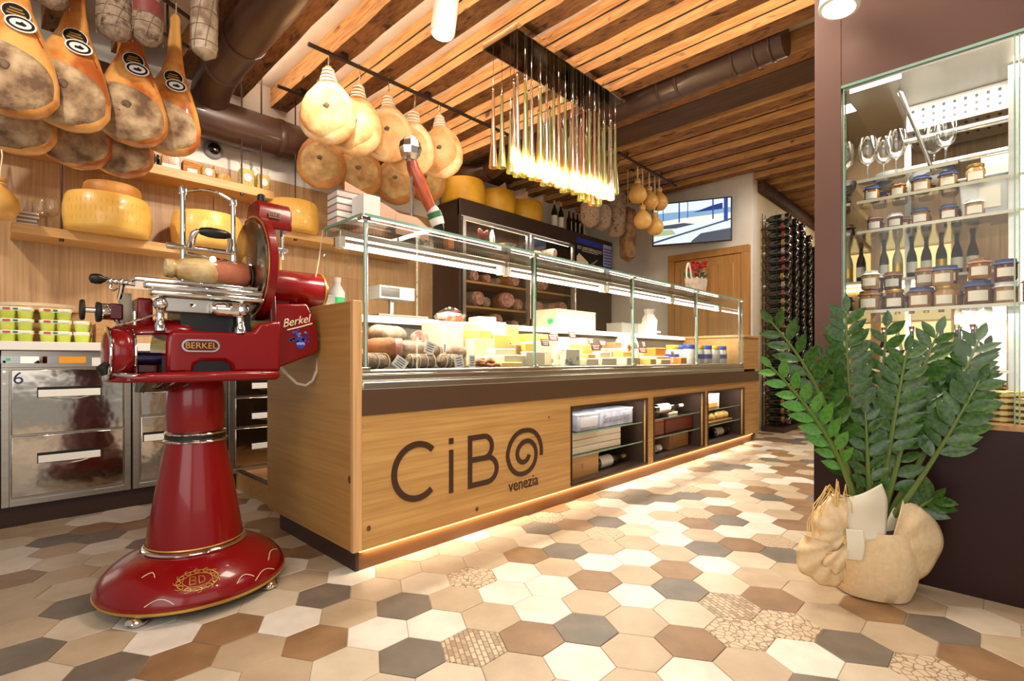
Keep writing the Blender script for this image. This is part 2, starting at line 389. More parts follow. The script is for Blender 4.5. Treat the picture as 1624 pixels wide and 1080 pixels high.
for q, (vis, k, x, y) in enumerate(tiles):
    if q < 298 and vis < 99:
        o = bpy.data.objects.new('tile', hexm[k]); COL.objects.link(o); o.parent = floor
        o.location = (x, y, rnd.uniform(-.0003, .0003))
        o.rotation_euler = (0, 0, R(60 * rnd.randrange(6)))
    else:
        rest.setdefault(k, MB())
        o = [(x + a, y + b, z) for a, b, z in hexring(TS - .0012, -.012)], [(x + a, y + b, z) for a, b, z in hexring(TS - .0025, 0)]
        rest[k].rings(list(o), cap0=False)
allrest = MB()
for n, k in enumerate(rest): allrest.k = n; allrest.add(rest[k].v, rest[k].f)
ob = bpy.data.objects.new('distant_tiles', allrest.mesh('distant_tiles', [tile_m[k] for k in rest], 0)); COL.objects.link(ob); ob.parent = floor; ob['kind'] = 'stuff'

# walls
wall_back = MB().box(-1.6, 6.1, 4.35, 4.5, 0, 3.1).build('wall_back', plaster, kind='structure', loc=(0, 0, 0))
x = -1.2
while x < 5.9:
    MB().box(x + .0015, x + 1.1985, 4.332, 4.352, 0, 2.33).build('panel', oak_wall, wall_back, bevel=.0015); x += 1.2
wall_far = MB().box(6.1, 6.25, 2.05, 4.5, 0, 3.1).build('wall_far', plaster, kind='structure', loc=(0, 0, 0))
MB().box(6.25, 9.2, 2.05, 2.2, 0, 3.1).build('wall_aisle', cream, kind='structure', loc=(0, 0, 0))
MB().box(9.0, 9.15, -1.7, 2.05, 0, 3.1).build('wall_end', cream, kind='structure', loc=(0, 0, 0))
MB().box(2.6, 9.0, -1.7, -1.55, 0, 3.1).build('wall_right', cream, kind='structure', loc=(0, 0, 0))
MB().box(8.93, 9.0, -1.5, 2.05, 2.72, 2.86).build('trim_1', beam_dark, kind='structure', loc=(0, 0, 0))

# door with its casing
d1 = MB().box(6.04, 6.10, 2.16, 2.97, 0, 2.07).build('door_1', oak_door, kind='structure', loc=(0, 0, 0), bevel=.004)
for fb in ((2.07, 2.155, 0, 2.075), (2.975, 3.06, 0, 2.075), (2.07, 3.06, 2.076, 2.16)): MB().box(6.03, 6.1, *fb).build('casing', oak_door, d1, bevel=.003)
for y0, y1 in ((2.24, 2.54), (2.59, 2.89)):
    for z0, z1 in ((.18, .85), (.97, 1.97)):
        b = MB(); b.prism([(y0, z0), (y1, z0), (y1, z1), (y0, z1)], 6.028, 6.042, 'YZ'); b.build('panel', oak_door, d1, bevel=.012)
h = MB().cyl((6.04, 2.25, 1.0), (6.0, 2.25, 1.0), .012); h.tube([(6.0, 2.25, 1.0), (6.0, 2.36, 1.0)], .009); h.build('door_handle', chrome, d1)

# ceiling with its old beams
ceiling = MB().box(-1.6, 9.2, -1.7, 4.5, 3.09, 3.18).build('ceiling', plaster, kind='structure', loc=(0, 0, 0))
bm_cache = []
for s in range(4):
    b = MB(); nseg = 24; rr = random.Random(s); rings = []
    for i in range(nseg + 1):
        y = -1.6 + 5.95 * i / nseg; j = lambda a=.004: rr.uniform(-a, a)
        rings.append([(-.0665 + j(), y, -.08 + j()), (.0665 + j(), y, -.08 + j()), (.0665 + j(), y, .08), (-.0665 + j(), y, .08)])
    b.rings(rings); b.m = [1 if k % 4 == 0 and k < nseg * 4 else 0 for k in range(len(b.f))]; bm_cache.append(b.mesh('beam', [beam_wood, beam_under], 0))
cove_l = emit('cove_led_light', (255, 238, 214), 24)
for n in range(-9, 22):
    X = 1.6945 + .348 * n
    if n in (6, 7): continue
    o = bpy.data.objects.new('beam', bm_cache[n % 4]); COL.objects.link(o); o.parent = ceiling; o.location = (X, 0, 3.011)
    if -2 <= n <= 4: MB().box(X + .0675, X + .074, -.2, 4.25, 3.008, 3.018).build('led_strip', cove_l, ceiling)
    if n >= 1: MB().box(X - .0745, X - .066, -1.5, 4.3, 2.998, 3.004).build('wire', black, ceiling)
MB().box(3.96, 4.29, -1.55, 4.35, 2.92, 3.09).build('beam', beam_dark, ceiling, bevel=.008)  # wide beam coloured dark, standing for beam faces in shade
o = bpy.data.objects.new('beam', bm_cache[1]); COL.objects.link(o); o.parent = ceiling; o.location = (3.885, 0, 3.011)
MB().box(6.26, 9.0, 1.98, 2.05, 2.80, 2.93).build('beam', beam_dark, ceiling, bevel=.006)

# air ducts
def duct(path, r, seams, n=20):
    b = MB().tube(path, r, n); return b
t = thing('air_duct', 'thick brown round air duct running along the white back wall behind the hanging hams', 'duct', (1.5, 4.16, 2.46))
duct([(-1.4, 4.17, 2.61), (2.75, 4.17, 2.61), (2.95, 4.17, 2.66), (3.15, 4.17, 2.77), (3.35, 4.17, 2.825), (3.52, 4.14, 2.83), (3.64, 4.04, 2.835), (3.69, 3.9, 2.85)], [.148, .148, .14, .11, .095, .095, .1, .11], []).build('duct_pipe', duct_m, t, world=True)
t2 = thing('air_duct', 'brown round air duct running under the beams from the front to the wall duct', 'duct', (1.08, 1.5, 2.67))
duct([(1.08, -1.2, 2.79), (1.08, 3.6, 2.79), (1.09, 3.85, 2.785), (1.1, 4.02, 2.75), (1.11, 4.13, 2.69), (1.12, 4.17, 2.6)], .122, []).build('branch_pipe', duct_m, t2, world=True)
for c, d, r in (((1.62, 4.17, 2.61), 'X', .152), ((.62, 4.17, 2.61), 'X', .152), ((2.6, 4.17, 2.61), 'X', .152)):
    MB().lathe([(r, -.025), (r + .004, -.01), (r + .004, .01), (r, .025)], c, 24, 'X').build('seam_ring', duct_m, t, world=True)
for y in (2.2, 3.3, 3.7):
    MB().lathe([(.125, -.02), (.131, -.008), (.131, .008), (.125, .02)], (1.08, y, 2.79), 24, 'Y').build('seam_ring', duct_m, t2, world=True)
t = thing('air_duct', 'brown round air duct between the ceiling beams over the aisle', 'duct', (3.68, 2.3, 2.65))
duct([(3.69, 3.88, 2.86), (3.68, 3.7, 2.9), (3.66, 3.4, 2.95), (3.65, 1.02, 2.965)], [.11, .113, .116, .116], []).build('duct_pipe', duct_m, t, world=True)
for y in (1.1, 1.2, 1.34, 1.75, 1.9):
    MB().lathe([(.117, -.012), (.122, -.005), (.122, .005), (.117, .012)], (3.65, y, 2.963), 24, 'Y').build('seam_ring', duct_m, t, world=True)
    MB().box(3.526, 3.532, y - .008, y + .008, 2.95, 3.085).build('clamp', chrome, t, world=True)
# ================================================================ steel drawer units along the back wall
def panel_text(parent, body, size, loc, m, **k): return text('lettering', body, size, m, parent, loc, (R(90), 0, 0), **k)
navy = M('navy_ink', (24, 38, 92), .5)
orange_s = M('orange_sticker', (240, 160, 30), .5)
green_s = M('green_light', (30, 150, 80), .4, em=(30, 150, 80), es=.6)
red_s = M('red_light', (220, 30, 20), .4, em=(255, 30, 20), es=1.2)
silver_l = M('silver_label', (190, 192, 196), .25, .8)
def steel_unit(x0, x1, label, rows, number=None):
    t = thing('drawer_unit', label, 'cabinet', (x0, 3.57, .105)); w = x1 - x0
    b = MB().box(0, w - .004, .012, .75, 0, .787); b.build('body', steel, t, bevel=.003)
    b = MB(); b.box(0, w - .004, 0, .012, .70, .787); b.build('control_strip', steel, t, bevel=.002)
    f = MB(); f.box(0, .03, 0, .012, 0, .70); f.box(w - .034, w - .004, 0, .012, 0, .70); f.box(.03, w - .034, 0, .012, 0, .03); f.build('face_frame', steel, t, bevel=.002)
    for (z0, z1) in rows:
        d = MB().box(.036, w - .04, -.012, .01, z0, z1).build('drawer', steel_f, t, bevel=.004)
        hx0, hx1, hz = (.135, .385, z1 - .115) if w > .5 else (.05, .22, z1 - .115)
        b = MB().box(hx0 - .004, hx1 + .004, -.0128, -.010, hz - .03, hz + .024); b.build('handle_recess', black, d)
        MB().box(hx0, hx1, -.02, -.0118, hz - .028, hz + .010).build('handle', white_p, d, bevel=.002)
        g = MB(); g.tube([(hx0 + .04 + (hx1 - hx0 - .08) * i / 10, -.016, hz - .03 - .014 * math.sin(math.pi * i / 10)) for i in range(11)], .0025, 6); g.build('pull_wire', chrome, d)
    return t
u1 = steel_unit(.045, .572, 'stainless steel drawer unit with a blue number 6 and two drawers', ((.36, .69), (.045, .352)))
d0 = [c for c in u1.children if c.name.startswith('drawer')][0]
panel_text(u1, '6', .085, (.062, -.0135, .645), navy, align='CENTER')
MB().box(.0, .07, -.004, .001, .722, .757).build('switch_plate', silver_l, u1); MB().box(.17, .21, -.004, .001, .722, .757).build('key_plate', silver_l, u1)
MB().box(.018, .034, -.006, -.003, .735, .748).build('button', green_s, u1)
MB().box(.07, .17, -.004, .001, .722, .757).build('display', mirror, u1)
MB().box(.215, .325, -.0025, .001, .722, .757).build('sticker', orange_s, u1)['label'] = 'orange sticker'
MB().box(.35, .41, -.0025, .001, .706, .752).build('sticker', white_c, u1)['label'] = 'white printed sticker'
for zz in (.62, .68, .73): MB().cyl((.012, -.004, zz), (.012, .004, zz), .006, n=10).build('screw', chrome, u1)
u2 = steel_unit(.576, 1.072, 'stainless steel unit standing behind the red slicer column', ((.42, .69), (.045, .41)))
u3 = steel_unit(1.076, 1.72, 'stainless steel drawer unit with a red lamp beside the counter end', ((.50, .69), (.30, .49), (.045, .29)))
MB().cyl((.18, -.02, .62), (.18, -.008, .62), .016, n=14).build('indicator', red_s, u3)['label'] = 'round red indicator'
steel_unit(-.9, .041, 'stainless steel unit at the edge, beside the unit with a blue 6', ((.36, .69), (.045, .352)))
MB().box(-.9, 1.15, 3.60, 3.64, 0, .105).build('trim_2', plinth_d, kind='structure', loc=(0, 0, 0))
w = MB().box(-.9, 3.2, 3.53, 4.33, .893, .938).build('worktop', white_p, bevel=.004, label='long white worktop slab on the steel drawer units along the back wall', cat='worktop')

# raised floor behind the counter
pl = MB().box(1.15, 6.0, 2.6, 3.57, 0, .115).build('trim_3', oak_edge, kind='structure', loc=(0, 0, 0), bevel=.003)
MB().box(1.13, 1.15, 2.6, 3.60, 0, .118).build('riser', crate_wood, pl)
MB().box(1.125, 1.16, 2.6, 3.60, .118, .123).build('edge_strip', plinth_d, pl)

# packs on the worktop
lime = M('lime_plastic', (220, 230, 104), .25, c2=(196, 214, 78), ns=12, sss=.2)
lid_m = M('pale_lid', (236, 238, 214), .3)
red_ink = M('red_ink', (196, 60, 60), .5); grn_ink = M('green_ink', (40, 110, 60), .5); wht_ink = M('white_ink', (244, 242, 236), .5)
def twin_pack():
    t = thing('twin_pack', '', 'pack', group='lime twin packs')
    b = MB()
    for s in (-1, 1):
        rr = []
        for z, r in ((0, .024), (.006, .028), (.034, .031), (.04, .033)):
            rr.append([(s * .033 + r * math.copysign(abs(math.cos(a)) ** .6, math.cos(a)), r * 1.2 * math.copysign(abs(math.sin(a)) ** .6, math.sin(a)), z) for a in [2 * math.pi * i / 20 for i in range(20)]])
        b.rings(rr)
    b.build('tub', lime, t)
    l = MB(); n = 28
    def outl(k, z): return [(.068 * k * math.copysign(abs(math.cos(a)) ** .45, math.cos(a)), (.044 - .010 * math.exp(-(math.cos(a) / .3) ** 2)) * k * math.copysign(abs(math.sin(a)) ** .5, math.sin(a)), z) for a in [2 * math.pi * i / n for i in range(n)]]
    l.rings([outl(.97, .04), outl(1, .044), outl(1, .056), outl(.96, .06)]); l.build('lid', lid_m, t)
    p = MB(); p.box(-.05, -.022, -.046, -.0405, .046, .055, 0); p.box(-.012, .006, -.0395, -.034, .046, .055, 1); p.box(.018, .052, -.046, -.0405, .046, .055, 2)
    p.build('print', [red_ink, grn_ink, wht_ink], t)
    return t
tp = None; cols = ['by the edge', 'next to the wooden boards']
for c in range(2):
    for k in range(3):
        lab = 'lime twin pack in the %s stack from the number 6 unit edge, %s' % (['first', 'second'][c], ['lowest of three', 'middle of three', 'topmost of three'][k])
        if tp is None: tp = twin_pack(); o = tp
        else: o = dup(tp, (0, 0, 0))
        o.location = (.105 + c * .152, 3.70, .9385 + .0605 * k); o['label'] = lab; o.rotation_euler = (0, 0, R(-4 + 3 * c))
for k in range(2):
    o = dup(tp, (.372, 3.72, .9385 + .0605 * k), R(78), 'lime pack turned endwise beside the red slicer, %s of two' % ['lower', 'upper'][k])
    o.scale = (.9, .9, 1)
b = MB().box(.425, .50, 3.68, 3.86, .938, 1.05); b.build('crate', crate_wood, bevel=.002, label='small plain wooden crate behind the lime packs and slicer', cat='crate')
t = thing('wooden_crate', 'low slatted wooden crate carrying round boards behind the lime packs', 'crate', (.2, 3.98, .938))
for z in (0, .062, .124):
    for yy in (-.11, .10): MB().box(-.19, .19, yy, yy + .01, z, z + .05).build('slat', crate_wood, t, bevel=.002)
for sx in (-.19, .17):
    for sy in (-.10, .08): MB().box(sx, sx + .02, sy, sy + .02, 0, .176).build('post', crate_wood, t)
MB().box(-.17, .17, -.10, .10, 0, .008).build('bottom', crate_wood, t)
for k, (r, lab) in enumerate(((.2, 'lower round wooden board on the slatted crate'), (.17, 'upper pale round wooden board on top of the crate'))):
    b = MB().lathe([(r - .006, 0), (r, .004), (r, .018), (r - .006, .022)], (.2, 3.975, 1.114 + .0225 * k), 40); b.build('round_board', [oak_edge, white_wood][k], label=lab, cat='board')

# ---------------------------------------------------------------- shelves on the back wall
rod_m = M('dark_rod', (60, 36, 26), .4, .4)
def shelf(x0, x1, z0, z1, label, rods):
    t = thing('shelf', label, 'shelf', ((x0 + x1) / 2, 4.2, z0))
    MB().box(x0, x1, 4.07, 4.331, z0, z1).build('board', oak_shelf, t, world=True, bevel=.003)
    for x, za, zb in rods:
        MB().cyl((x, 4.085, za), (x, 4.085, zb), .0055, n=8).build('rod', rod_m, t, world=True)
        MB().cyl((x, 4.085, z0 - .016), (x, 4.085, z0), .012, n=6).build('nut', black, t, world=True)
    return t
shelf(.094, 1.345, 1.575, 1.632, 'lower oak wall shelf bearing two big cheese wheels', [(.31, 1.56, 2.088)])
shelf(-.9, 1.55, 2.09, 2.155, 'upper oak wall shelf lined with breadsticks and pasta bags', [(-.3, 2.07, 3.08), (1.32, 2.07, 3.08)])
shelf(1.43, 2.9, 1.815, 1.87, 'oak wall shelf behind the glass counter bearing a dim cheese wheel', [(1.46, 1.80, 3.08), (1.72, 1.80, 3.08), (2.4, 1.80, 3.08)])

# cheese wheels
rind = M('parmesan_rind', (238, 190, 96), .38, c2=(222, 168, 72), ns=4, bump=.12, bs=60, bst=(1, 1, .2), coat=.45, dist=.003)
rind_y = M('yellow_rind', (226, 176, 44), .42, c2=(206, 150, 34), ns=4, bump=.15, bs=60, bst=(1, 1, .2), dist=.004)
rind_d = M('dark_rind', (206, 146, 70), .5, c2=(170, 110, 50), ns=9, bump=.2, bs=50)
dot_m = M('rind_print', (204, 152, 66), .5)
def wheel(label, c, r, h, m, marks=True, group=None, rz=0):
    t = thing('round_cheese', label, 'cheese', c, rz, group)
    prof = [(r * .2, 0), (r * .86, .0), (r * .93, .006), (r * .97, h * .12), (r * 1.0, h * .34), (r * 1.008, h * .5), (r * 1.0, h * .66), (r * .965, h * .88), (r * .91, h * .985), (r * .82, h), (r * .2, h * .995)]
    MB().lathe(prof, n=64).build('rind', m, t, smooth=50)
    if marks:
        b = MB(); rr = random.Random(int(c[0] * 100))
        n = int(2 * math.pi * r / .026)
        for row in range(3):
            zz = h * (.30 + .2 * row)
            for k in range(n):
                if rr.random() < .22: continue
                a = 2 * math.pi * k / n + .004 * row; rad = r * (.996, 1.008, .996)[row] - .0022
                u = Vector((math.cos(a), math.sin(a), 0)); wv = Vector((-u.y, u.x, 0)); p = u * rad + Vector((0, 0, zz))
                a1, b1 = .0012, .016
                q = [p + u * .0028 + wv * sx * a1 + Vector((0, 0, sz * b1)) for sx, sz in ((-1, -1), (1, -1), (1, 1), (-1, 1))]
                b.add(q, [(0, 1, 2, 3)])
        b.build('dotted_print', dot_m, t, smooth=0)['kind'] = 'stuff'
    return t
wheel('big golden cheese wheel carrying a smaller dark wheel on the lower shelf', (.535, 4.085, 1.632), .225, .235, rind)
wheel('small dark brown cheese wheel lying on the big golden wheel', (.56, 4.12, 1.867), .15, .095, rind_d, False)
wheel('golden cheese wheel behind the slicer frame on the lower shelf', (1.10, 4.10, 1.632), .225, .24, rind)
wheel('dim golden cheese wheel behind the stack of leaflets', (1.72, 4.14, 1.87), .2, .24, rind)

# small goods on the lower shelf
t = thing('paper_stack', 'stack of leaflets lying on the lower shelf by the wine glasses', 'papers', (.165, 4.16, 1.632))
rr = random.Random(3)
for k in range(7): MB().obox((rr.uniform(-.004, .004), rr.uniform(-.004, .004), .006 + k * .0112), (.088, .13, .0105), Matrix.Rotation(rr.uniform(-.06, .06), 3, 'Z')).build('leaflet', [white_c, M('grey_card', (150, 140, 128), .7)][k % 2], t)
wine_gl = glass('wine_glass', (.93, .93, .92), 3.0)
def wine_glass(label, loc):
    t = thing('wine_glass', label, 'glass', loc, 0, 'wine glasses on the lower shelf')
    MB().lathe([(.03, 0), (.032, .002), (.006, .006), (.004, .02), (.004, .075), (.012, .085)], n=20).build('stem', wine_gl, t)
    MB().lathe([(.012, .085), (.03, .10), (.038, .13), (.036, .16), (.03, .195)], n=20, cap=False).build('bowl', wine_gl, t)
    return t
wine_glass('wine glass right beside the leaflet stack', (.222, 4.25, 1.632)); wine_glass('wine glass nearer the shelf rod', (.27, 4.16, 1.632)); wine_glass('wine glass at the back against the oak panel', (.16, 4.285, 1.632))

# goods on the upper shelf
stick = M('breadstick', (222, 160, 84), .6, c2=(190, 120, 56), ns=20); plastic = glass('cellophane', (.97, .96, .95), 1.3, .12)
pasta = M('pasta', (226, 182, 96), .6, c2=(196, 140, 66), ns=30, bump=.5, bs=60); pasta_o = M('dry_pasta_mix', (210, 150, 66), .6, c2=(150, 150, 60), c3=(226, 190, 110), ns=40, lo=.3, hi=.7, bump=.6, bs=60)
def box_sticks(loc):
    t = thing('breadstick_pack', 'pack of upright breadsticks on the upper shelf', 'bread', loc)
    for i in range(9):
        for j in range(3): MB().cyl((-.045 + i * .0113, -.02 + j * .02, .002), (-.045 + i * .0113, -.02 + j * .02, .085), .0052, n=6).build('breadstick', stick, t)
    MB().box(-.052, .052, -.03, .03, 0, .03).build('label_band', white_c, t)
    MB().box(-.053, .053, -.031, .031, 0, .092).build('wrapper', plastic, t, bevel=.004)
box_sticks((.875, 4.13, 2.155))
t = thing('breadstick_bundle', 'stack of lying breadsticks next to the upright pack', 'bread', (1.0, 4.13, 2.155))
for k in range(7):
    for j in range(4): MB().cyl((-.052, -.03 + j * .02, .007 + .0115 * k), (.052, -.03 + j * .02, .007 + .0115 * k), .0058, n=6).build('breadstick', stick, t)
MB().box(-.03, .03, -.042, -.038, .004, .03).build('tag', white_c, t)
def bag(label, loc, s, m, tall, lab=True, tilt=0):
    t = thing('pasta_bag', label, 'bag', loc, tilt)
    def fn(k, z): return [(s * k * math.copysign(abs(math.cos(a)) ** .6, math.cos(a)), s * .6 * k * math.copysign(abs(math.sin(a)) ** .6, math.sin(a)), z) for a in [2 * math.pi * i / 18 for i in range(18)]]
    MB().rings([fn(.82, 0), fn(.95, .006), fn(1, tall * .3), fn(.94, tall * .62), fn(.8, tall * .7)]).jitter(.003, 4).build('pasta', m, t)
    MB().rings([fn(.86, -.0), fn(1.0, .006), fn(1.06, tall * .3), fn(1, tall * .65), fn(.7, tall * .82), fn(.9, tall)], cap1=False).jitter(.004, 9).build('cellophane', plastic, t)
    if lab:
        a = MB(); a.prism([(s * .5 * math.cos(q), tall * .36 + s * .55 * math.sin(q)) for q in [2 * math.pi * i / 16 for i in range(16)]], -s * .68, -s * .645); a.build('sticker', white_c, t)
    return t
bag('pinkish pasta bag next to the lying breadsticks', (1.105, 4.13, 2.155), .05, pasta, .105, True)
bag('slumped pale pasta bag in the middle of the upper shelf', (1.215, 4.14, 2.155), .056, pasta, .075, False, .4)
bag('mixed pasta bag with white sticker behind the shelf rod', (1.37, 4.14, 2.155), .055, pasta_o, .19)
bag('mixed pasta bag at the end of the upper shelf', (1.49, 4.14, 2.155), .05, pasta_o, .175)
bag('pasta bag half hidden behind the lowest hanging ham', (.72, 4.14, 2.155), .06, pasta, .09, False)
t = thing('glass_jar', 'glass jar of dark preserve beside the upright breadsticks', 'jar', (.80, 4.2, 2.155))
MB().lathe([(.03, 0), (.033, .006), (.033, .07), (.026, .08), (.026, .088)], n=18).build('jar_body', M('dark_preserve', (70, 60, 40), .2, coat=.6), t); MB().lathe([(.028, .088), (.028, .1)], n=18).build('lid', black, t)
t = thing('security_camera', 'grey dome security camera on the white wall above the upper shelf', 'camera', (1.2, 4.35, 2.45))
MB().lathe([(.068, 0), (.07, -.012), (.062, -.03), (.045, -.04)], n=28, axis='Y').build('housing', M('grey_plastic', (150, 150, 156), .4), t)
MB().lathe([(.045, -.039), (.043, -.052), (.03, -.066), (.012, -.073)], n=28, axis='Y').build('dome', M('dome_black', (10, 10, 12), .05, coat=1), t)
MB().lathe([(.02, -.07), (.02, -.076), (.012, -.077)], n=20, axis='Y').build('lens', chrome_d, t)

# pear-shaped cheese at the edge
caci = M('cacio_skin', (232, 184, 104), .42, c2=(214, 160, 76), ns=6, coat=.2); rope = M('rope', (236, 220, 186), .8)
def pear(label, top, h, r, group=None, ropelen=.2):
    t = thing('pear_cheese', label, 'cheese', (top[0], top[1], top[2] - h), 0, group)
    MB().lathe([(r * .2, 0), (r * .62, h * .05), (r * .93, h * .2), (r, h * .34), (r * .9, h * .52), (r * .58, h * .68), (r * .3, h * .78), (r * .24, h * .84), (r * .36, h * .91), (r * .3, h * .98), (r * .1, h)], n=26).build('body', caci, t)
    b = MB(); b.tube([(.0, 0, h * .86), (.012, 0, h + ropelen * .5), (0, 0, h + ropelen)], .0035, 6); b.tube([(.0, 0, h * .86), (-.012, 0, h + ropelen * .5), (0, 0, h + ropelen)], .0035, 6)
    b.lathe([(r * .28, h * .83), (r * .33, h * .85), (r * .28, h * .87)], n=14); b.build('cord', rope, t); return t
pear('yellow pear-shaped cheese hanging just beside the lower shelf end', (.045, 4.0, 1.86), .24, .085, ropelen=.24)
# ================================================================ the glass-fronted counter
ct = thing('display_counter', 'long oak delicatessen counter with a glass display top and dark lettering', 'counter', (1.0, 1.82, 0))
def cp(name, mb, m, **k): return mb.build(name, m, ct, world=True, **k)
Yf = 1.835
# plinth, oak front around three niches, end panels
cp('plinth', MB().box(1.03, 5.47, 1.850, 2.62, .0, .082), plinth_m, bevel=.003)
cp('plinth_end', MB().box(1.018, 1.032, 1.85, 2.60, .0, .084), plinth_d)
cp('plinth_light', MB().box(1.03, 5.46, 1.837, 1.846, .077, .0819), emit('led_plinth', (255, 190, 110), 4))
lamp('plinth_lamp', 'AREA', (3.25, 1.842, .0765), 4.5, color=(1, .80, .52), size=4.4, sy=.008, target=(3.25, 1.842, 0))
NX = [(2.401, 3.309), (3.395, 4.285), (4.346, 5.22)]; z0, z1 = .095, .567
cp('front_panel', MB().box(1.0, 2.401, Yf, Yf + .03, .082, .622), oak, bevel=.002)
for i, (a, b) in enumerate(((3.309, 3.395), (4.285, 4.346), (5.22, 5.63))):
    cp('front_stile', MB().box(a, b, Yf, Yf + .03, z0, z1), oak)
cp('front_rail', MB().box(2.401, 5.63, Yf, Yf + .03, z1, .622), oak)
cp('front_rail', MB().box(2.401, 5.63, Yf, Yf + .03, .082, z0), oak)
cp('corner_edge', MB().box(.998, 1.038, Yf - .003, Yf + .02, .082, 1.082), oak_edge, bevel=.003)
e = MB(); e.prism([(1.855, .084), (2.706, .084), (2.716, .11), (2.716, 1.07), (2.706, 1.08), (1.855, 1.08)], .9985, 1.035, 'YZ'); cp('end_panel', e, oak_end, bevel=.003)
cp('end_panel', MB().box(5.21, 5.63, Yf, 2.716, .745, 1.065), oak, bevel=.002)
cp('end_cap', MB().box(5.20, 5.64, Yf - .008, 2.72, 1.065, 1.088), oak_edge, bevel=.003)
cp('end_panel', MB().box(5.60, 5.63, Yf + .03, 2.716, .03, .745), oak_end)
cp('front_band', MB().box(1.038, 5.632, Yf - .006, Yf + .03, .622, .721), brown_band, bevel=.001)
# steel deck with its stepped front rail
cp('deck_rail', MB().box(1.038, 5.21, 1.830, 1.862, .722, .757), steel, bevel=.006)
cp('deck_rail', MB().box(1.038, 5.21, 1.844, 1.90, .757, .806), steel, bevel=.008)
cp('deck_rail', MB().box(1.038, 5.21, 1.841, 1.85, .782, .790), chrome, bevel=.003)
cp('deck', MB().box(1.036, 5.21, 1.90, 2.50, .70, .80), steel)
cp('rear_wall', MB().box(1.036, 5.21, 2.47, 2.50, .80, 1.045), M('grey_lining', (120, 116, 108), .35, .6))
cp('rear_top', MB().box(1.036, 5.21, 2.44, 2.80, 1.045, 1.085), white_p, bevel=.004)
cp('carcass', MB().box(1.04, 5.60, 2.22, 2.70, .085, .70), dark_in)
# niches
for i, (a, b) in enumerate(NX):
    f = MB(); f.strip([(a + .006, z0 + .006), (b - .006, z0 + .006), (b - .006, z1 - .006), (a + .006, z1 - .006)], .014, Yf - .006, Yf + .012, closed=True)
    cp('niche_frame', f, M('bronze_frame', (70, 50, 36), .35, .4) if i == 0 else bpy.data.materials['bronze_frame'])
    n = MB(); n.box(a, b, 2.18, 2.20, z0, z1); n.box(a, a + .006, Yf + .03, 2.18, z0, z1); n.box(b - .006, b, Yf + .03, 2.18, z0, z1); n.box(a, b, Yf + .03, 2.18, z0 - .006, z0 + .004); n.box(a, b, Yf + .03, 2.18, z1, z1 + .006)
    cp('niche_lining', n, dark_in)
    for zz in (.245, .385): cp('glass_shelf', MB().box(a + .008, b - .008, Yf + .04, 2.17, zz, zz + .008), glass_c); cp('shelf_edge', MB().box(a + .008, b - .008, Yf + .037, Yf + .041, zz, zz + .008), glass_e)
    cp('niche_light', MB().box(a + .05, b - .05, Yf + .05, Yf + .06, z1 - .012, z1 - .004), emit('niche_led', (255, 236, 204), 9) if i == 0 else bpy.data.materials['niche_led'])

for a, b in NX: lamp('niche_lamp', 'AREA', ((a + b) / 2, Yf + .045, z1 - .02), 1.6, color=(1, .93, .82), size=b - a - .1, sy=.01, target=((a + b) / 2, 2.06, .2))
# lettering on the oak front
ink = M('logo_brown', (62, 34, 18), .5)
A0, A1 = Yf - .0035, Yf + .001
b = MB(); b.strip([(1.304 + .118 * math.cos(R(a)), .359 + .118 * math.sin(R(a))) for a in range(46, 316, 6)], .027, A0, A1); cp('letter', b, ink)
cp('letter', MB().box(1.481, 1.505, A0, A1, .228, .428), ink); cp('letter_dot', MB().box(1.48, 1.506, A0, A1, .455, .482), ink)
b = MB(); b.strip([(1.609, .226), (1.609, .481)], .026, A0, A1)
b.strip([(1.62, .468), (1.70, .468)] + [(1.70 + .054 * math.cos(R(a)), .4145 + .0535 * math.sin(R(a))) for a in range(80, -91, -10)] + [(1.62, .361)], .026, A0 + .0003, A1)
b.strip([(1.69, .361)] + [(1.722 + .066 * math.cos(R(a)), .30 + .061 * math.sin(R(a))) for a in range(80, -91, -10)] + [(1.62, .239)], .026, A0 + .0006, A1); cp('letter', b, ink)
sp = {0: .134, 45: .130, 90: .121, 135: .128, 180: .134, 225: .122, 270: .106, 315: .098, 360: .088, 405: .074, 450: .062, 495: .060, 540: .062, 585: .055, 630: .044, 675: .036, 700: .034}
ks = sorted(sp); pth = []
for a in range(-12, 701, 8):
    k = max([q for q in ks if q <= max(a, 0)]); k2 = min([q for q in ks if q >= max(a, 0)]); t_ = 0 if k2 == k else (max(a, 0) - k) / (k2 - k)
    r_ = sp[k] * (1 - t_) + sp[k2] * t_; pth.append((2.0 + r_ * math.cos(R(a)), .345 + r_ * math.sin(R(a))))
b = MB(); b.strip(pth, .025, A0, A1); cp('letter', b, ink)
text('lettering', 'venezia', .092, ink, ct, (1.99, Yf - .001, .186), (R(90), 0, 0), ext=.002, sx=.86, world=True)

knot = M('oak_knot', (74, 44, 22), .6, c2=(120, 78, 42), ns=40)
for kx, kz, ka, kb in ((1.068, .165, .010, .012), (1.655, .118, .010, .011), (2.2, .52, .008, .006)):
    b = MB(); b.prism([(kx + ka * math.cos(R(i * 30)), kz + kb * math.sin(R(i * 30))) for i in range(12)], Yf - .0004, Yf + .001); cp('knot', b, knot)
b = MB(); b.prism([(1.862 + .012 * math.cos(R(i * 30)), .37 + .016 * math.sin(R(i * 30))) for i in range(12)], .9981, 1.0, 'YZ'); cp('knot', b, knot)
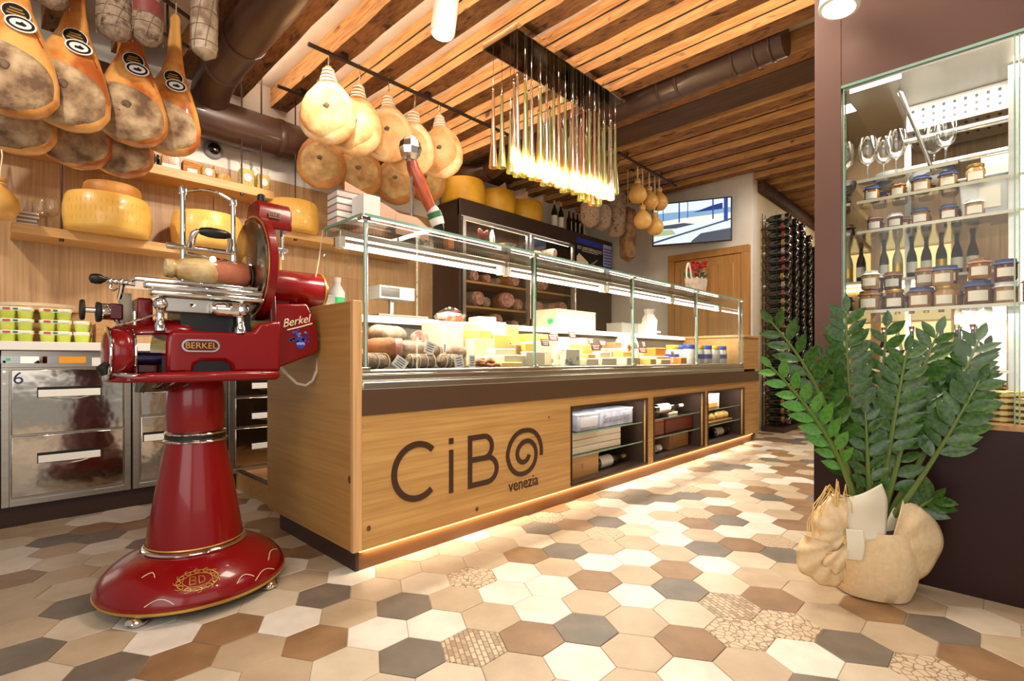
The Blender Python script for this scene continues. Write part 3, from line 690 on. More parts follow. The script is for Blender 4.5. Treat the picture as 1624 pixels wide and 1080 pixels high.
# glass, posts, canopy lamp
GX = [1.05, 2.09, 3.13, 4.16, 5.19]
for i in range(4):
    a, b = GX[i] + .003, GX[i + 1] - .003
    cp('front_pane', MB().box(a, b, 1.842, 1.848, .802, 1.428), glass_c)
    cp('top_pane', MB().box(a, b, 1.842, 2.18, 1.428, 1.436), glass_c)
    cp('pane_edge', MB().box(a, b, 1.838, 1.842, 1.424, 1.436), glass_e)
    for xx in (a, b): cp('pane_edge', MB().box(xx - .0013, xx + .0013, 1.8405, 1.8495, .802, 1.428), glass_e)
cp('side_pane', MB().box(1.044, 1.05, 1.848, 2.18, 1.08, 1.428), glass_c)
cp('pane_edge', MB().box(1.043, 1.051, 1.848, 2.18, 1.426, 1.437), glass_e)
cp('side_pane', MB().box(5.19, 5.196, 1.848, 2.18, 1.09, 1.428), glass_c)
for x in GX:
    cp('post', MB().cyl((x + .022 if x < 5 else x - .02, 1.866, .80), (x + .022 if x < 5 else x - .02, 1.866, 1.424), .009, n=12), chrome)
    if x > 1.1: cp('post_sleeve', MB().box(x + .008, x + .034, 1.858, 1.878, 1.20, 1.43), M('dark_steel', (60, 52, 46), .3, .8) if x < 2.2 else bpy.data.materials['dark_steel'])
    cp('clamp', MB().box(x - .012, x + .03, 1.838, 1.872, .80, .816), chrome, bevel=.003); cp('clamp', MB().box(x - .012, x + .03, 1.836, 1.876, 1.408, 1.426), chrome, bevel=.003)
for i in range(4):
    a, b = GX[i] + .04, GX[i + 1] - .04
    cp('lamp_housing', MB().box(a - .03, b + .03, 2.06, 2.13, 1.383, 1.412), steel, bevel=.006)
    cp('tube_or_reflection', MB().cyl((a, 2.085, 1.350), (b, 2.085, 1.350), .0125, n=14), tube_l); cp('tube_or_reflection', MB().cyl((a, 2.075, 1.383), (b, 2.075, 1.383), .006, n=10), tube_l)  # thin upper tube is added, a glowing stand-in for the main tube's reflection
    cp('lamp_reflector', MB().box(a - .03, b + .03, 2.112, 2.116, 1.345, 1.383), dark_in)
    for xx in (a - .015, b + .015): cp('lamp_socket', MB().box(xx - .014, xx + .014, 2.062, 2.11, 1.335, 1.385), white_p, bevel=.003)
    lamp('display_lamp', 'AREA', ((a + b) / 2, 2.06, 1.34), 11, color=(1, .93, .80), size=.96, sy=.03, target=((a + b) / 2, 2.1, .8))
cp('canopy_rail', MB().box(1.05, 5.19, 2.165, 2.185, 1.395, 1.426), steel, bevel=.002)
slots = MB()
for k in range(230): slots.box(1.10 + k * .0176, 1.106 + k * .0176, 2.1635, 2.1655, 1.402, 1.420)
cp('rail_slots', slots, dark_in, kind='stuff')

# ---------------------------------------------------------------- things in the three niches
def boxy(name, label, cat, x0, x1, y0, y1, z0, z1, m, face=None, fm=None, group=None, lid=True):
    t = thing(name, label, cat, ((x0 + x1) / 2, (y0 + y1) / 2, z0), 0, group)
    MB().box(x0, x1, y0, y1, z0, z1 - .004).build('body', m, t, world=True, bevel=.002)
    if lid: MB().box(x0 - .002, x1 + .002, y0 - .002, y1 + .002, z1 - .012, z1).build('lid', m, t, world=True, bevel=.002)
    if face:
        fx0, fx1, fz0, fz1 = face; MB().box(x0 + fx0 * (x1 - x0), x0 + fx1 * (x1 - x0), y0 - .0035, y0, z0 + fz0 * (z1 - z0), z0 + fz1 * (z1 - z0)).build('front_label', fm, t, world=True)
    return t
silver_box = M('silver_box', (206, 208, 222), .35, .35, c2=(170, 174, 196), ns=14)
grey_ink = M('grey_ink', (130, 130, 140), .6); bottle_g = M('bottle_glass', (14, 18, 12), .06, coat=1); wine_dark = M('dark_bottle', (18, 10, 10), .06, coat=1)
boxy('gift_box', 'silver gift box on the upper glass shelf of the niche beside the logo', 'box', 2.56, 2.79, 1.90, 2.05, .394, .50, silver_box, (.1, .9, .2, .75), M('silver_print', (226, 226, 236), .3, .4))
t = boxy('gift_box', 'wider silvery box with grey lettering, second on that upper shelf', 'box', 2.81, 3.23, 1.91, 2.05, .394, .505, silver_box)
text('lettering', 'Sommariva', .07, grey_ink, t, (3.02, 1.908, .445), (R(90), 0, 0), sx=1.05, world=True)
t = thing('wine_crate', 'white-washed plank crate on the middle shelf beside the logo', 'crate', (2.75, 2.0, .254))
for k in range(3): MB().box(2.45, 3.07, 1.91, 1.925, .254 + k * .043, .294 + k * .043).build('plank', white_wood, t, world=True, bevel=.002)
MB().box(2.45, 3.07, 1.926, 2.12, .254, .383).build('body', white_wood, t, world=True)
t = boxy('wine_crate', 'plain wooden crate with a branded mark at the floor of the logo niche', 'crate', 2.44, 2.80, 1.91, 2.10, .099, .235, crate_wood)
text('brand_mark', 'V', .05, grey_ink, t, (2.62, 1.9065, .17), (R(90), 0, 0), world=True)
def bottle_mesh(t, along='X', L=.3, r=.038, m=None, cap=None, lab=None, origin=(0, 0, 0), flip=1, shared={}):
    prof = [(r * .8, 0), (r, .008), (r, L * .58), (r * .82, L * .68), (r * .38, L * .78), (r * .34, L * .97), (r * .40, L * .975), (r * .40, L)]
    cappr = [(r * .365, L * .80), (r * .365, L * .965), (r * .42, L * .972), (r * .42, L * 1.004), (r * .1, L * 1.006)]
    labpr = [(r * 1.006, L * .12), (r * 1.012, L * .125), (r * 1.012, L * .48), (r * 1.006, L * .485)]
    def pr_(p): return [(a, flip * h) for a, h in (p if flip > 0 else p)]
    MB().lathe(pr_(prof), origin, 18, along).build('glass_body', m or bottle_g, t)
    if cap: MB().lathe(pr_(cappr), origin, 14, along).build('capsule', cap, t)
    if lab: MB().lathe(pr_(labpr), origin, 18, along, cap=False).build('paper_label', lab, t)
foil_w = M('white_foil', (236, 232, 224), .35); foil_g = M('gold_foil', (196, 156, 74), .3, .7); foil_r = M('red_foil', (120, 20, 24), .3, .3); paper = M('label_paper', (238, 230, 214), .6)
t = thing('wine_bottle', 'dark bottle lying beside the branded crate, white label outward', 'bottle', (2.83, 1.98, .141)); bottle_mesh(t, L=.40, r=.042, cap=foil_g, lab=paper)
t = thing('wine_bottle', 'dark bottle with white label lying on a stand, middle niche upper shelf', 'bottle', (3.62, 1.97, .452)); bottle_mesh(t, L=.52, r=.036, cap=foil_w, lab=paper)
t = boxy('bottle_stand', 'pale block under the lying bottle in the middle niche', 'stand', 3.86, 4.02, 1.95, 2.03, .394, .416, white_wood, lid=False)
boxy('gift_box', 'reddish brown box in the middle niche, narrower of the two', 'box', 3.50, 3.74, 1.93, 2.08, .254, .365, M('red_brown_box', (124, 66, 34), .5))
t = boxy('gift_box', 'dark red wooden box in the middle niche, wider of the two', 'box', 3.77, 4.26, 1.93, 2.08, .254, .37, red_wood)
t = thing('plate', 'white plate standing upright at the floor of the middle niche', 'plate', (3.55, 2.0, .099)); MB().lathe([(.02, 0), (.05, .0), (.066, .012), (.068, .014), (.05, .006), (.02, .006)], (0, 0, .068), 28, 'Y').build('dish', white_p, t)
t = thing('cup', 'small white cup lying beside the upright plate in the middle niche', 'cup', (3.69, 1.99, .130)); MB().lathe([(.028, 0), (.031, .08), (.028, .08), (.025, .005)], n=20, axis='X').build('cup_body', white_p, t); MB().tube([(.02, -.03, 0), (.03, -.05, 0), (.055, -.03, 0)], .004).build('handle', white_p, t)
t = boxy('wine_crate', 'plain wooden crate at the floor of the middle niche', 'crate', 3.90, 4.24, 1.96, 2.12, .099, .23, crate_wood); MB().strip([(3.94, .115), (4.20, .115), (4.20, .21), (3.94, .21)], .008, 1.955, 1.961, closed=True).build('inset_frame', crate_wood, t, world=True)
boxy('gift_box', 'white box standing on the upper shelf of the far niche', 'box', 4.44, 4.86, 1.94, 2.04, .394, .52, white_c, (.05, .9, .05, .35), M('orange_print', (216, 150, 66), .5))
t = thing('pasta_tray', 'tray of orange pasta bags on the middle shelf of the far niche', 'tray', (4.78, 1.98, .254))
MB().box(-.33, .36, -.06, .08, 0, .012).build('tray_base', crate_wood, t, bevel=.003)
for k in range(6): b = MB(); b.ball((-.26 + k * .11, .0, .046), (.052, .045, .036), 12, 7); b.jitter(.004, k); b.build('pasta_heap', pasta_o, t)
boxy('gift_box', 'white box behind the pasta heaps in the far niche', 'box', 4.44, 4.82, 2.07, 2.15, .254, .37, white_c)
t = thing('wine_bottle', 'dark bottle with white label lying at the floor of the far niche', 'bottle', (4.78, 1.99, .141)); bottle_mesh(t, L=.46, r=.042, cap=foil_g, lab=paper)

# ---------------------------------------------------------------- food in the display
mold = M('moldy_casing', (190, 170, 146), .85, c2=(128, 100, 80), ns=14, lo=.36, hi=.62, bump=.5, bs=40)
mold_d = M('dark_casing', (120, 92, 72), .85, c2=(70, 50, 40), c3=(150, 128, 108), ns=26, lo=.3, hi=.7, bump=.7, bs=45)
tan_c = M('tan_casing', (196, 130, 80), .75, c2=(140, 84, 52), ns=10, bump=.4, bs=40)
meat = M('cut_meat', (196, 120, 108), .5, c2=(226, 186, 170), ns=30, lo=.45, hi=.6)
string = M('string', (226, 208, 172), .8)
def salami_mesh(b, L, r, n=16, seed=0, taper=.86):
    rr = random.Random(seed); rings = []; m = 14
    for i in range(m + 1):
        t_ = i / m; x = (t_ - .5) * L; e = min(t_, 1 - t_) * L / r
        k = math.sqrt(max(0, 1 - (1 - min(e, 1)) ** 2)) * (1 - (1 - taper) * t_); k = max(k, .06)
        rings.append([(x, r * k * (1 + rr.uniform(-.03, .03)) * math.cos(2 * math.pi * j / n), r * k * (1 + rr.uniform(-.03, .03)) * math.sin(2 * math.pi * j / n)) for j in range(n)])
    return b.rings(rings)
def salami(label, loc, L, r, m, rz=0, ry=0, cut=False, strings=0, group='salamis in the glass display', seed=0):
    t = thing('salami', label, 'salami', loc, rz, group); t.rotation_euler = (0, ry, rz)
    salami_mesh(MB(), L, r, seed=seed).build('casing', m, t)
    if cut: MB().lathe([(r * .1, -L / 2 - .004), (r * .86, -L / 2 - .003), (r * .9, -L / 2 + r * .55)], n=20, axis='X', cap=False).build('cut_face', meat, t)
    if strings:
        b = MB()
        for k in range(strings):
            x = -L * .36 + L * .72 * k / max(strings - 1, 1); b.tube([(x, r * 1.01 * math.cos(q), r * 1.01 * math.sin(q)) for q in [2 * math.pi * j / 14 for j in range(15)]], .0022, 5, cap=False)
        b.tube([(-L * .45, 0, r * .7)] + [(-L * .36 + L * .72 * k / 5, 0, r * 1.0) for k in range(6)] + [(L * .47, 0, r * .4)], .0022, 5)
        b.build('string_net', string, t)['kind'] = 'stuff'
    return t
Z = .802
for a in [('dark lumpy salami lying against the glass corner, with strings', (1.17, 1.97, Z + .036), .17, .036, mold_d, 12, 0, 0, 3),
          ('tan stubby salami with cut end near the glass corner', (1.25, 2.03, Z + .098), .17, .05, tan_c, 150, 0, 1, 0),
          ('pale mold-covered salami topmost of the pile by the corner', (1.36, 2.16, Z + .165), .22, .05, mold, 8, 0, 0, 0),
          ('grey salami under a square price tag in the pile', (1.41, 2.02, Z + .09), .16, .045, mold, -30, 0, 0, 2),
          ('salami with pink cut face standing out at the pile top', (1.57, 2.2, Z + .15), .15, .048, mold, 62, 0, 1, 0),
          ('string-tied dark salami at the front of the pile', (1.40, 1.94, Z + .035), .16, .034, mold_d, -8, 0, 0, 4),
          ('string-tied grey salami, second at the front of the pile', (1.57, 1.95, Z + .035), .15, .034, mold_d, 16, 0, 0, 4),
          ('stubby pinkish grey salami behind the white tag', (1.58, 2.06, Z + .085), .15, .042, mold, 35, 0, 0, 1),
          ('stubby grey salami at the pile end beside the pale cheese blocks', (1.70, 2.07, Z + .08), .15, .04, mold, -20, 0, 0, 1),
          ('large salami at the bottom back of the pile', (1.28, 2.2, Z + .05), .24, .05, mold, 0, 0, 0, 0),
          ('second large salami at the bottom back of the pile', (1.55, 2.24, Z + .05), .24, .05, mold, 4, 0, 0, 0),
          ('reddish salami with cut face tucked in the glass corner', (1.10, 2.1, Z + .10), .16, .05, tan_c, 80, 0, 1, 0)]:
    lab, loc, L, r, m, rz, ry, cut, st = a; salami(lab, loc, L, r, m, R(rz), R(ry), cut, st, seed=int(loc[0] * 1000))
t = thing('sausage_heap', 'heap of thin twisted sausages in front of the pale cheese blocks', 'sausages', (1.80, 1.96, Z), 0)
rr = random.Random(2)
for k in range(14):
    a = rr.uniform(0, 3.14); x, y, z = rr.uniform(-.08, .08), rr.uniform(-.04, .05), .012 + .01 * (k // 4)
    MB().tube([(x - .04 * math.cos(a), y - .04 * math.sin(a), z), (x, y, z + .006), (x + .04 * math.cos(a), y + .04 * math.sin(a), z)], [.006, .009, .006], 7).build('sausage', tan_c, t)
pale = M('pale_cheese', (246, 236, 206), .5, c2=(240, 224, 184), ns=5, sss=.1); yel = M('yellow_cheese', (244, 206, 110), .5, sss=.1); org = M('orange_cheese', (236, 150, 62), .5, sss=.1)
rindb = M('brown_rind', (176, 134, 84), .7, c2=(140, 104, 66), ns=10); blue_c = M('blue_cheese', (226, 220, 196), .5, c2=(120, 134, 130), ns=26, lo=.56, hi=.66)
def block(label, c, s, m, rz=0, rind_m=None):
    t = thing('cheese_block', label, 'cheese', c, R(rz), 'cheeses in the glass display'); a, b_, h = s
    MB().box(-a / 2, a / 2, -b_ / 2, b_ / 2, .0, h).build('paste', m, t, bevel=.006)
    if rind_m: MB().box(-a / 2 - .004, a / 2 + .004, b_ / 2, b_ / 2 + .008, -.0, h + .003).build('rind', rind_m, t, bevel=.003)
    return t
def wedge(label, c, r, h, ang, m, rz=0, rind_m=None):
    t = thing('cheese_wedge', label, 'cheese', c, R(rz), 'cheeses in the glass display')
    poly = [(0, 0)] + [(r * math.cos(R(ang * i / 10)), r * math.sin(R(ang * i / 10))) for i in range(11)]
    MB().prism(poly, 0, h, 'XY').build('paste', m, t, bevel=.003)
    MB().strip([(r * math.cos(R(ang * i / 10)), r * math.sin(R(ang * i / 10))) for i in range(11)], .008, -.001, h + .002, 'XY').build('rind', rind_m or rindb, t)
    return t
def tagcard(label, c, w=.045, h=.05, rz=0, tilt=0, m=None, body=None):
    t = thing('price_tag', label, 'price tag', c, R(rz), 'price tags in the glass display'); q = Matrix.Rotation(R(tilt), 3, 'Y')
    MB().obox((0, 0, h / 2 + .004), (w, .002, h), q).build('card', m or white_c, t); MB().box(-w * .3, w * .3, -.004, .01, 0, .004).build('foot', white_p, t)
    b = MB()
    for k in range(4): b.obox(q @ Vector((0, -.0016, -h * .3 + k * h * .2)) + Vector((0, 0, h / 2 + .004)), (w * (.7 - .12 * (k % 2)), .001, h * .07), q)
    b.build('print', body or M('tag_ink', (70, 66, 90), .6) if 'tag_ink' not in bpy.data.materials else (body or bpy.data.materials['tag_ink']), t, smooth=0)['kind'] = 'stuff'
    return t
card_b = M('brown_card', (120, 54, 50), .5)
for i, (x, y, zz, w, h, rz, tl) in enumerate([(1.44, 1.925, .068, .05, .055, -14, 20), (1.26, 1.90, .0, .06, .05, -20, 35), (1.60, 1.905, .0, .05, .06, -12, -12), (1.68, 1.90, 0, .04, .062, 0, 0), (1.53, 1.93, .07, .03, .05, 30, 12)]):
    tagcard(['square white tag on the front salami, tilted', 'white tag lying tilted by the glass corner', 'white tag leaning between the tied salamis', 'upright white tag in front of the grey salami', 'narrow white tag seen edgewise in the salami pile'][i], (x, y, Z + zz), w, h, rz, tl)
def sign(label, c, w, h, rz=0, lean=0, back=card_b):
    t = thing('price_sign', label, 'price sign', c, R(rz), 'brown price signs in the glass display'); q = Matrix.Rotation(R(-lean), 3, 'X')
    MB().obox((0, 0, .045 + h / 2), (w, .003, h), q).build('card', back, t, bevel=.001); MB().cyl((0, .002, 0), (0, .002, .05), .004, n=6).build('stick', white_p, t); MB().box(-.015, .015, -.01, .012, 0, .006).build('foot', white_p, t)
    b = MB()
    for k in range(3): b.obox(q @ Vector((0, -.0024, h * (.26 - .26 * k))) + Vector((0, 0, .045 + h / 2)), (w * (.8 - .1 * k), .001, h * .13), q)
    b.build('print', white_c, t, smooth=0)['kind'] = 'stuff'; return t
sign('big brown price sign above the salami pile', (1.27, 2.33, Z + .10), .13, .055, 8); sign('clear-topped price sign behind the pale salami', (1.43, 2.34, Z + .12), .09, .05, -10, back=white_c)
for i, (x, y, zz, rz) in enumerate([(2.36, 2.0, .08, 6), (2.56, 2.1, .12, -8), (2.74, 2.08, .14, 4), (2.90, 2.0, .06, -12), (3.05, 2.15, .11, 8), (3.42, 2.0, .08, 10), (3.60, 2.04, .05, -16), (3.72, 2.1, .10, 12), (3.28, 2.2, .10, -4), (3.95, 1.96, .02, 10), (2.2, 2.2, .14, 6)]):
    sign(['brown price sign next to the first glass joint', 'brown price sign amid the pale cheeses, second bay', 'brown price sign behind the blue-veined cheese', 'brown price sign low at the front of the second bay', 'brown price sign by the yellow block in the second bay', 'brown price sign at the start of the third bay', 'low brown price sign leaning in the third bay', 'brown price sign beside the white round cheese', 'brown price sign next to the second glass joint', 'small brown price sign before the orange cheese', 'brown price sign behind the large pale blocks'][i], (x, y, Z + zz), .085, .045, rz, 15)
blocks = [('largest pale cheese block, centre of the first bay', (2.10, 2.26, Z), (.2, .18, .27), pale, 4), ('square pale cheese block before the largest one', (1.93, 2.14, Z), (.15, .14, .16), pale, -8), ('cream cheese slab on the square pale block', (1.94, 2.15, Z + .16), (.12, .12, .05), yel, 14), ('thin pale cheese slab leaning on the largest block', (2.1, 2.13, Z), (.16, .05, .19), yel, 5), ('small cream block on top of the largest pale block', (2.09, 2.27, Z + .27), (.13, .12, .03), pale, -12), ('cream block on the cheese at the first glass joint', (2.22, 2.05, Z + .09), (.11, .1, .05), yel, 9), ('white wrapped block low between the sausage heap and slab', (1.88, 2.03, Z), (.11, .1, .06), pale, 20), ('flat cream pack on the low white block', (2.0, 2.02, Z + .07), (.14, .1, .035), pale, -10), ('brown-rinded piece standing behind the low front block', (2.13, 2.04, Z), (.07, .06, .13), rindb, 20),
          ('yellow slab lying on the low pack of the second bay', (2.75, 1.975, Z + .05), (.11, .09, .03), yel, 10), ('small white block on the pack by the second joint', (2.94, 1.985, Z + .055), (.1, .08, .04), pale, -12), ('pale block leaning behind the yellow block, second bay', (3.05, 2.26, Z + .15), (.12, .14, .05), pale, 8), ('orange slab beside the cream block of the second bay', (2.66, 2.3, Z), (.06, .16, .12), org, 0), ('cream slab atop the block opening the third bay', (3.3, 2.03, Z + .06), (.13, .1, .04), yel, -8), ('brown-rinded block atop the cream cheese, third bay', (3.5, 2.26, Z + .13), (.13, .12, .05), rindb, 12), ('yellow piece low at the middle front of the third bay', (3.56, 1.97, Z), (.12, .09, .05), yel, 8), ('white pack low before the white round cheese', (3.76, 1.97, Z), (.14, .1, .045), pale, -4), ('tall pale cheese block beside the salami pile', (1.76, 2.24, Z), (.14, .2, .25), pale, 0), ('yellow-sided cheese slab behind the largest pale block', (2.26, 2.3, Z), (.16, .2, .26), yel, 0),
          ('low pale cheese block at the front of the first bay', (2.02, 2.0, Z), (.2, .14, .07), pale, 6), ('golden wrapped cheese slab lying low at the front glass', (1.98, 1.935, Z), (.17, .05, .03), yel, 2), ('pale cheese block next to the first glass joint', (2.23, 2.03, Z), (.15, .16, .09), pale, -8),
          ('cream cheese block behind the blue-veined piece', (2.52, 2.24, Z), (.2, .2, .16), pale, 5), ('pale cheese stacked on the cream block, second bay', (2.52, 2.24, Z + .16), (.17, .16, .05), yel, 12), ('blue-veined cheese block at the front of the second bay', (2.55, 1.99, Z), (.13, .13, .11), blue_c, -6), ('white low cheese pack after the blue-veined block', (2.74, 1.97, Z), (.15, .11, .05), pale, 4),
          ('white low cheese pack by the second glass joint', (2.95, 1.98, Z), (.17, .12, .055), pale, -3), ('big yellow cheese block by the second glass joint', (3.02, 2.24, Z), (.18, .2, .15), yel, 3), ('tall pale cheese block in the middle of the second bay', (2.78, 2.3, Z), (.2, .18, .2), pale, -4),
          ('pale cheese block at the start of the third bay', (3.3, 2.02, Z), (.18, .14, .06), pale, 2), ('cream cheese block behind the third bay signs', (3.48, 2.26, Z), (.22, .2, .13), pale, 0), ('bright yellow-orange block upon the low cheese, third bay', (3.94, 2.12, Z + .07), (.16, .12, .07), org, -4), ('pale low cheese carrying the yellow-orange block', (3.94, 2.12, Z), (.2, .16, .069), pale, -4), ('orange cheese block at the front of the third bay', (4.05, 1.96, Z), (.13, .10, .06), org, 5), ('white cheese block by the third glass joint', (4.10, 2.26, Z), (.12, .18, .13), pale, 0)]
for lab, c, s, m, rz in blocks: block(lab, c, s, m, rz, rindb if m is yel else None)
wedge('cheese wedge lying behind the first glass joint', (2.35, 2.16, Z), .17, .1, 50, yel, 20); wedge('cheese wedge with brown rind at the middle of the second bay', (2.66, 2.10, Z + .0), .13, .12, 60, pale, 60); wedge('cheese wedge behind the low white pack', (2.86, 2.10, Z), .14, .11, 55, pale, 30); wedge('cheese wedge at the middle of the third bay', (3.66, 2.12, Z), .15, .1, 60, pale, 40)
t = thing('cheese_round', 'white round cheese standing on edge in the third bay', 'cheese', (3.84, 2.28, Z + .13)); MB().lathe([(.02, 0), (.12, 0), (.128, .012), (.128, .09), (.12, .10), (.02, .10)], n=40, axis='Y').build('rind', pale, t); MB().obox((-.05, -.003, 0), (.05, .003, .07), Matrix.Rotation(.5, 3, 'Y')).build('brown_label', card_b, t)
t = thing('paper_roll', 'white paper roll leaning with a green tip in the second bay', 'roll', (2.72, 2.2, Z + .13)); MB().cyl((.05, 0, -.1), (-.06, 0, .16), .024, n=14).build('paper', white_c, t); MB().cyl((-.06, 0, .16), (-.072, 0, .19), .02, n=12).build('tip', green_s, t)
bag_m = glass('bag_film', (.97, .95, .96), 1.6, .15)
t = thing('ham_pack', 'clear bag of sliced ham on top of the pale blocks', 'pack', (1.80, 2.22, Z + .25)); MB().ball((0, 0, .03), (.09, .05, .03), 14, 8).jitter(.006, 3).build('slices', meat, t); MB().ball((0, 0, .035), (.1, .06, .045), 12, 7).jitter(.012, 5).build('bag', bag_m, t)
cup_b = M('blue_lid', (50, 80, 190), .4); cup_y = M('yellow_lid', (240, 200, 60), .4); cup_w = M('milky_jar', (214, 218, 214), .3, sss=.2)
for i in range(10):
    x, y = 4.30 + (i % 5) * .175, 1.98 + (i // 5) * .16
    t = thing('yogurt_jar', '%s jar from the third glass joint, %s row, with %s lid' % (ORD[i % 5], ['front', 'rear'][i // 5], ['blue', 'yellow'][i % 2]), 'jar', (x, y, Z), 0, 'lidded jars in the last bay')
    MB().lathe([(.05, 0), (.056, .006), (.058, .12), (.05, .135), (.048, .14)], n=22).build('jar_body', cup_w, t); MB().lathe([(.054, .138), (.055, .14), (.055, .168), (.052, .172)], n=22).build('lid', [cup_b, cup_y][i % 2], t)
    MB().lathe([(.0585, .05), (.0585, .09)], n=22, cap=False).build('band', cup_b if i % 3 else white_c, t)
# rear worktop
t = thing('paper_bag', 'crumpled white paper bag on the counter rear, last bay', 'bag', (4.72, 2.6, 1.085)); MB().rings([[(.12 * k * math.cos(a), .07 * k * math.sin(a), z) for a in [2 * math.pi * i / 16 for i in range(16)]] for z, k in ((0, 1), (.08, 1.04), (.16, .9), (.22, .45), (.27, .6))]).jitter(.012, 2).build('paper', white_c, t, smooth=20); MB().box(-.1, .1, -.075, -.07, .03, .05).build('label_strip', paper, t)
boxy('carton', 'cream carton on the counter rear behind the second bay', 'box', 3.10, 3.62, 2.5, 2.74, 1.085, 1.245, M('cream_carton', (226, 210, 184), .7))
boxy('carton', 'grey box on the counter rear behind the white round cheese', 'box', 4.12, 4.42, 2.55, 2.72, 1.085, 1.19, M('grey_box', (150, 146, 138), .6))
boxy('carton', 'small cream box on the counter rear before the last joint', 'box', 4.5, 4.62, 2.6, 2.72, 1.085, 1.2, bpy.data.materials['cream_carton'])
t = boxy('scale', 'white weighing scale head on the counter rear above the salami', 'scale', 1.56, 1.80, 2.56, 2.68, 1.20, 1.275, white_p, (.05, .55, .15, .85), M('scale_screen', (96, 88, 76), .2)); MB().cyl((1.68, 2.63, 1.085), (1.68, 2.63, 1.2), .018).build('neck', steel, t, world=True); MB().box(1.52, 1.86, 2.5, 2.76, 1.085, 1.105).build('pan', steel, t, world=True, bevel=.004)
t = thing('spray_bottle', 'white bottle with a green label standing in the display corner', 'bottle', (1.33, 2.62, 1.085)); MB().lathe([(.04, 0), (.043, .01), (.043, .13), (.02, .17), (.02, .19)], n=20).build('bottle_body', cup_w, t); MB().lathe([(.0437, .04), (.0437, .10)], n=20, cap=False).build('green_label', green_s, t); MB().lathe([(.022, .185), (.022, .21), (.01, .212)], n=14).build('cap', white_p, t)
boxy('carton', 'small wooden box at the counter end beside the red motor', 'box', 1.08, 1.2, 2.55, 2.66, 1.085, 1.17, crate_wood); boxy('carton', 'dark grey box on the counter rear beside the green-labelled bottle', 'box', 1.21, 1.29, 2.56, 2.7, 1.085, 1.19, bpy.data.materials['grey_box'])

# on the canopy glass
Zc = 1.4365
leaf_m = M('leaflet_pink', (226, 200, 190), .6); leaf_g = M('leaflet_dark', (120, 106, 100), .6)
t = thing('leaflet_stack', 'stack of pinkish folders on the counter glass corner', 'papers', (1.10, 2.10, Zc), R(-3))
for k in range(5): MB().box(-.055, .055, -.05, .05, .029 * k, .029 * k + .024).build('folder', [leaf_m, white_c][k % 2], t, bevel=.003); MB().box(-.053, .053, -.048, .048, .029 * k + .024, .029 * k + .029).build('gap', leaf_g, t)
boxy('card_box', 'white card box on the counter glass beside the folders', 'box', 1.105, 1.185, 1.94, 2.04, Zc, Zc + .12, white_c, lid=False)
kraft = M('kraft_card', (226, 176, 150), .7)
t = thing('display_stand', 'pink cardboard stepped display stand on the counter glass', 'stand', (1.35, 2.09, Zc), 0)
MB().prism([(-.23, .0), (.2, .0), (.2, .05), (.13, .055), (.12, .11), (-.02, .155), (-.23, .215)], .04, .044).build('rear_card', kraft, t)
MB().prism([(-.02, .0), (.17, .0), (.165, .06), (.10, .10), (-.02, .10)], -.05, -.046).build('front_card', kraft, t); MB().box(-.02, .165, -.05, .04, .045, .05).build('tray', kraft, t)
t = thing('twine_basket', 'white knitted holder at the foot of the cardboard stand', 'basket', (1.475, 2.13, Zc)); MB().lathe([(.05, 0), (.058, .01), (.05, .06), (.03, .09), (.02, .095)], n=16).jitter(.004, 6).build('weave', white_c, t); MB().tube([(.045 * math.cos(a), 0, .05 + .06 * math.sin(a)) for a in [math.pi * i / 10 for i in range(11)]], .004).build('handle', white_c, t)
boxy('card_box', 'small amber block beside the dark ham hoof', 'box', 1.69, 1.73, 2.10, 2.14, Zc, Zc + .07, M('amber_card', (200, 120, 50), .6), lid=False)
t = thing('ribbon_cord', 'thin pale cord hanging from the counter glass corner', 'cord', (1.04, 2.18, 1.10)); MB().tube([(0.0, 0, .325), (-.012, .01, .2), (-.03, .02, .08), (-.045, .03, .0)], .0025, 6).build('cord', string, t)
MB().tube([(-.045, .03, .0), (-.05, .036, -.008)], .004, 6).build('knot', string, t)
# flower basket
t = thing('flower_basket', 'white basket of red cyclamen on the counter glass near the door', 'plant', (4.62, 2.06, Zc))
MB().rings([[((.10 + .035 * f) * (1 + .05 * (j % 2)) * math.cos(2 * math.pi * j / 28), (.07 + .02 * f) * (1 + .05 * (j % 2)) * math.sin(2 * math.pi * j / 28), .15 * f + (.02 * (j % 2) if f == 1 else 0)) for j in range(28)] for f in (0, .33, .66, 1)], cap1=False).build('basket', M('white_wicker', (240, 226, 210), .7, c2=(214, 196, 176), ns=30, bump=.5, bs=60), t)
MB().tube([(-.15 - .05 * math.sin(a) , 0, .10 + .16 * (1 - math.cos(a)) / 2 * 1.2) for a in [math.pi * i / 12 for i in range(13)]] + [(-.11, 0, .22), (-.09, 0, .12)], .008).build('handle', white_p, t)
leafg = M('leaf_green', (44, 84, 40), .5); petal = M('red_petal', (196, 24, 50), .5)
rr = random.Random(5)
for k in range(22):
    a, q = rr.uniform(0, 6.28), rr.uniform(.02, .10); c = Vector((q * math.cos(a), .7 * q * math.sin(a), .16 + rr.uniform(0, .06))); d = Vector((math.cos(a), math.sin(a), .6)).normalized(); s = d.orthogonal().normalized()
    b = MB(); b.add([c, c + d * .03 + s * .022, c + d * .065, c + d * .03 - s * .022], [(0, 1, 2, 3)]); b.build('leaf', leafg, t)
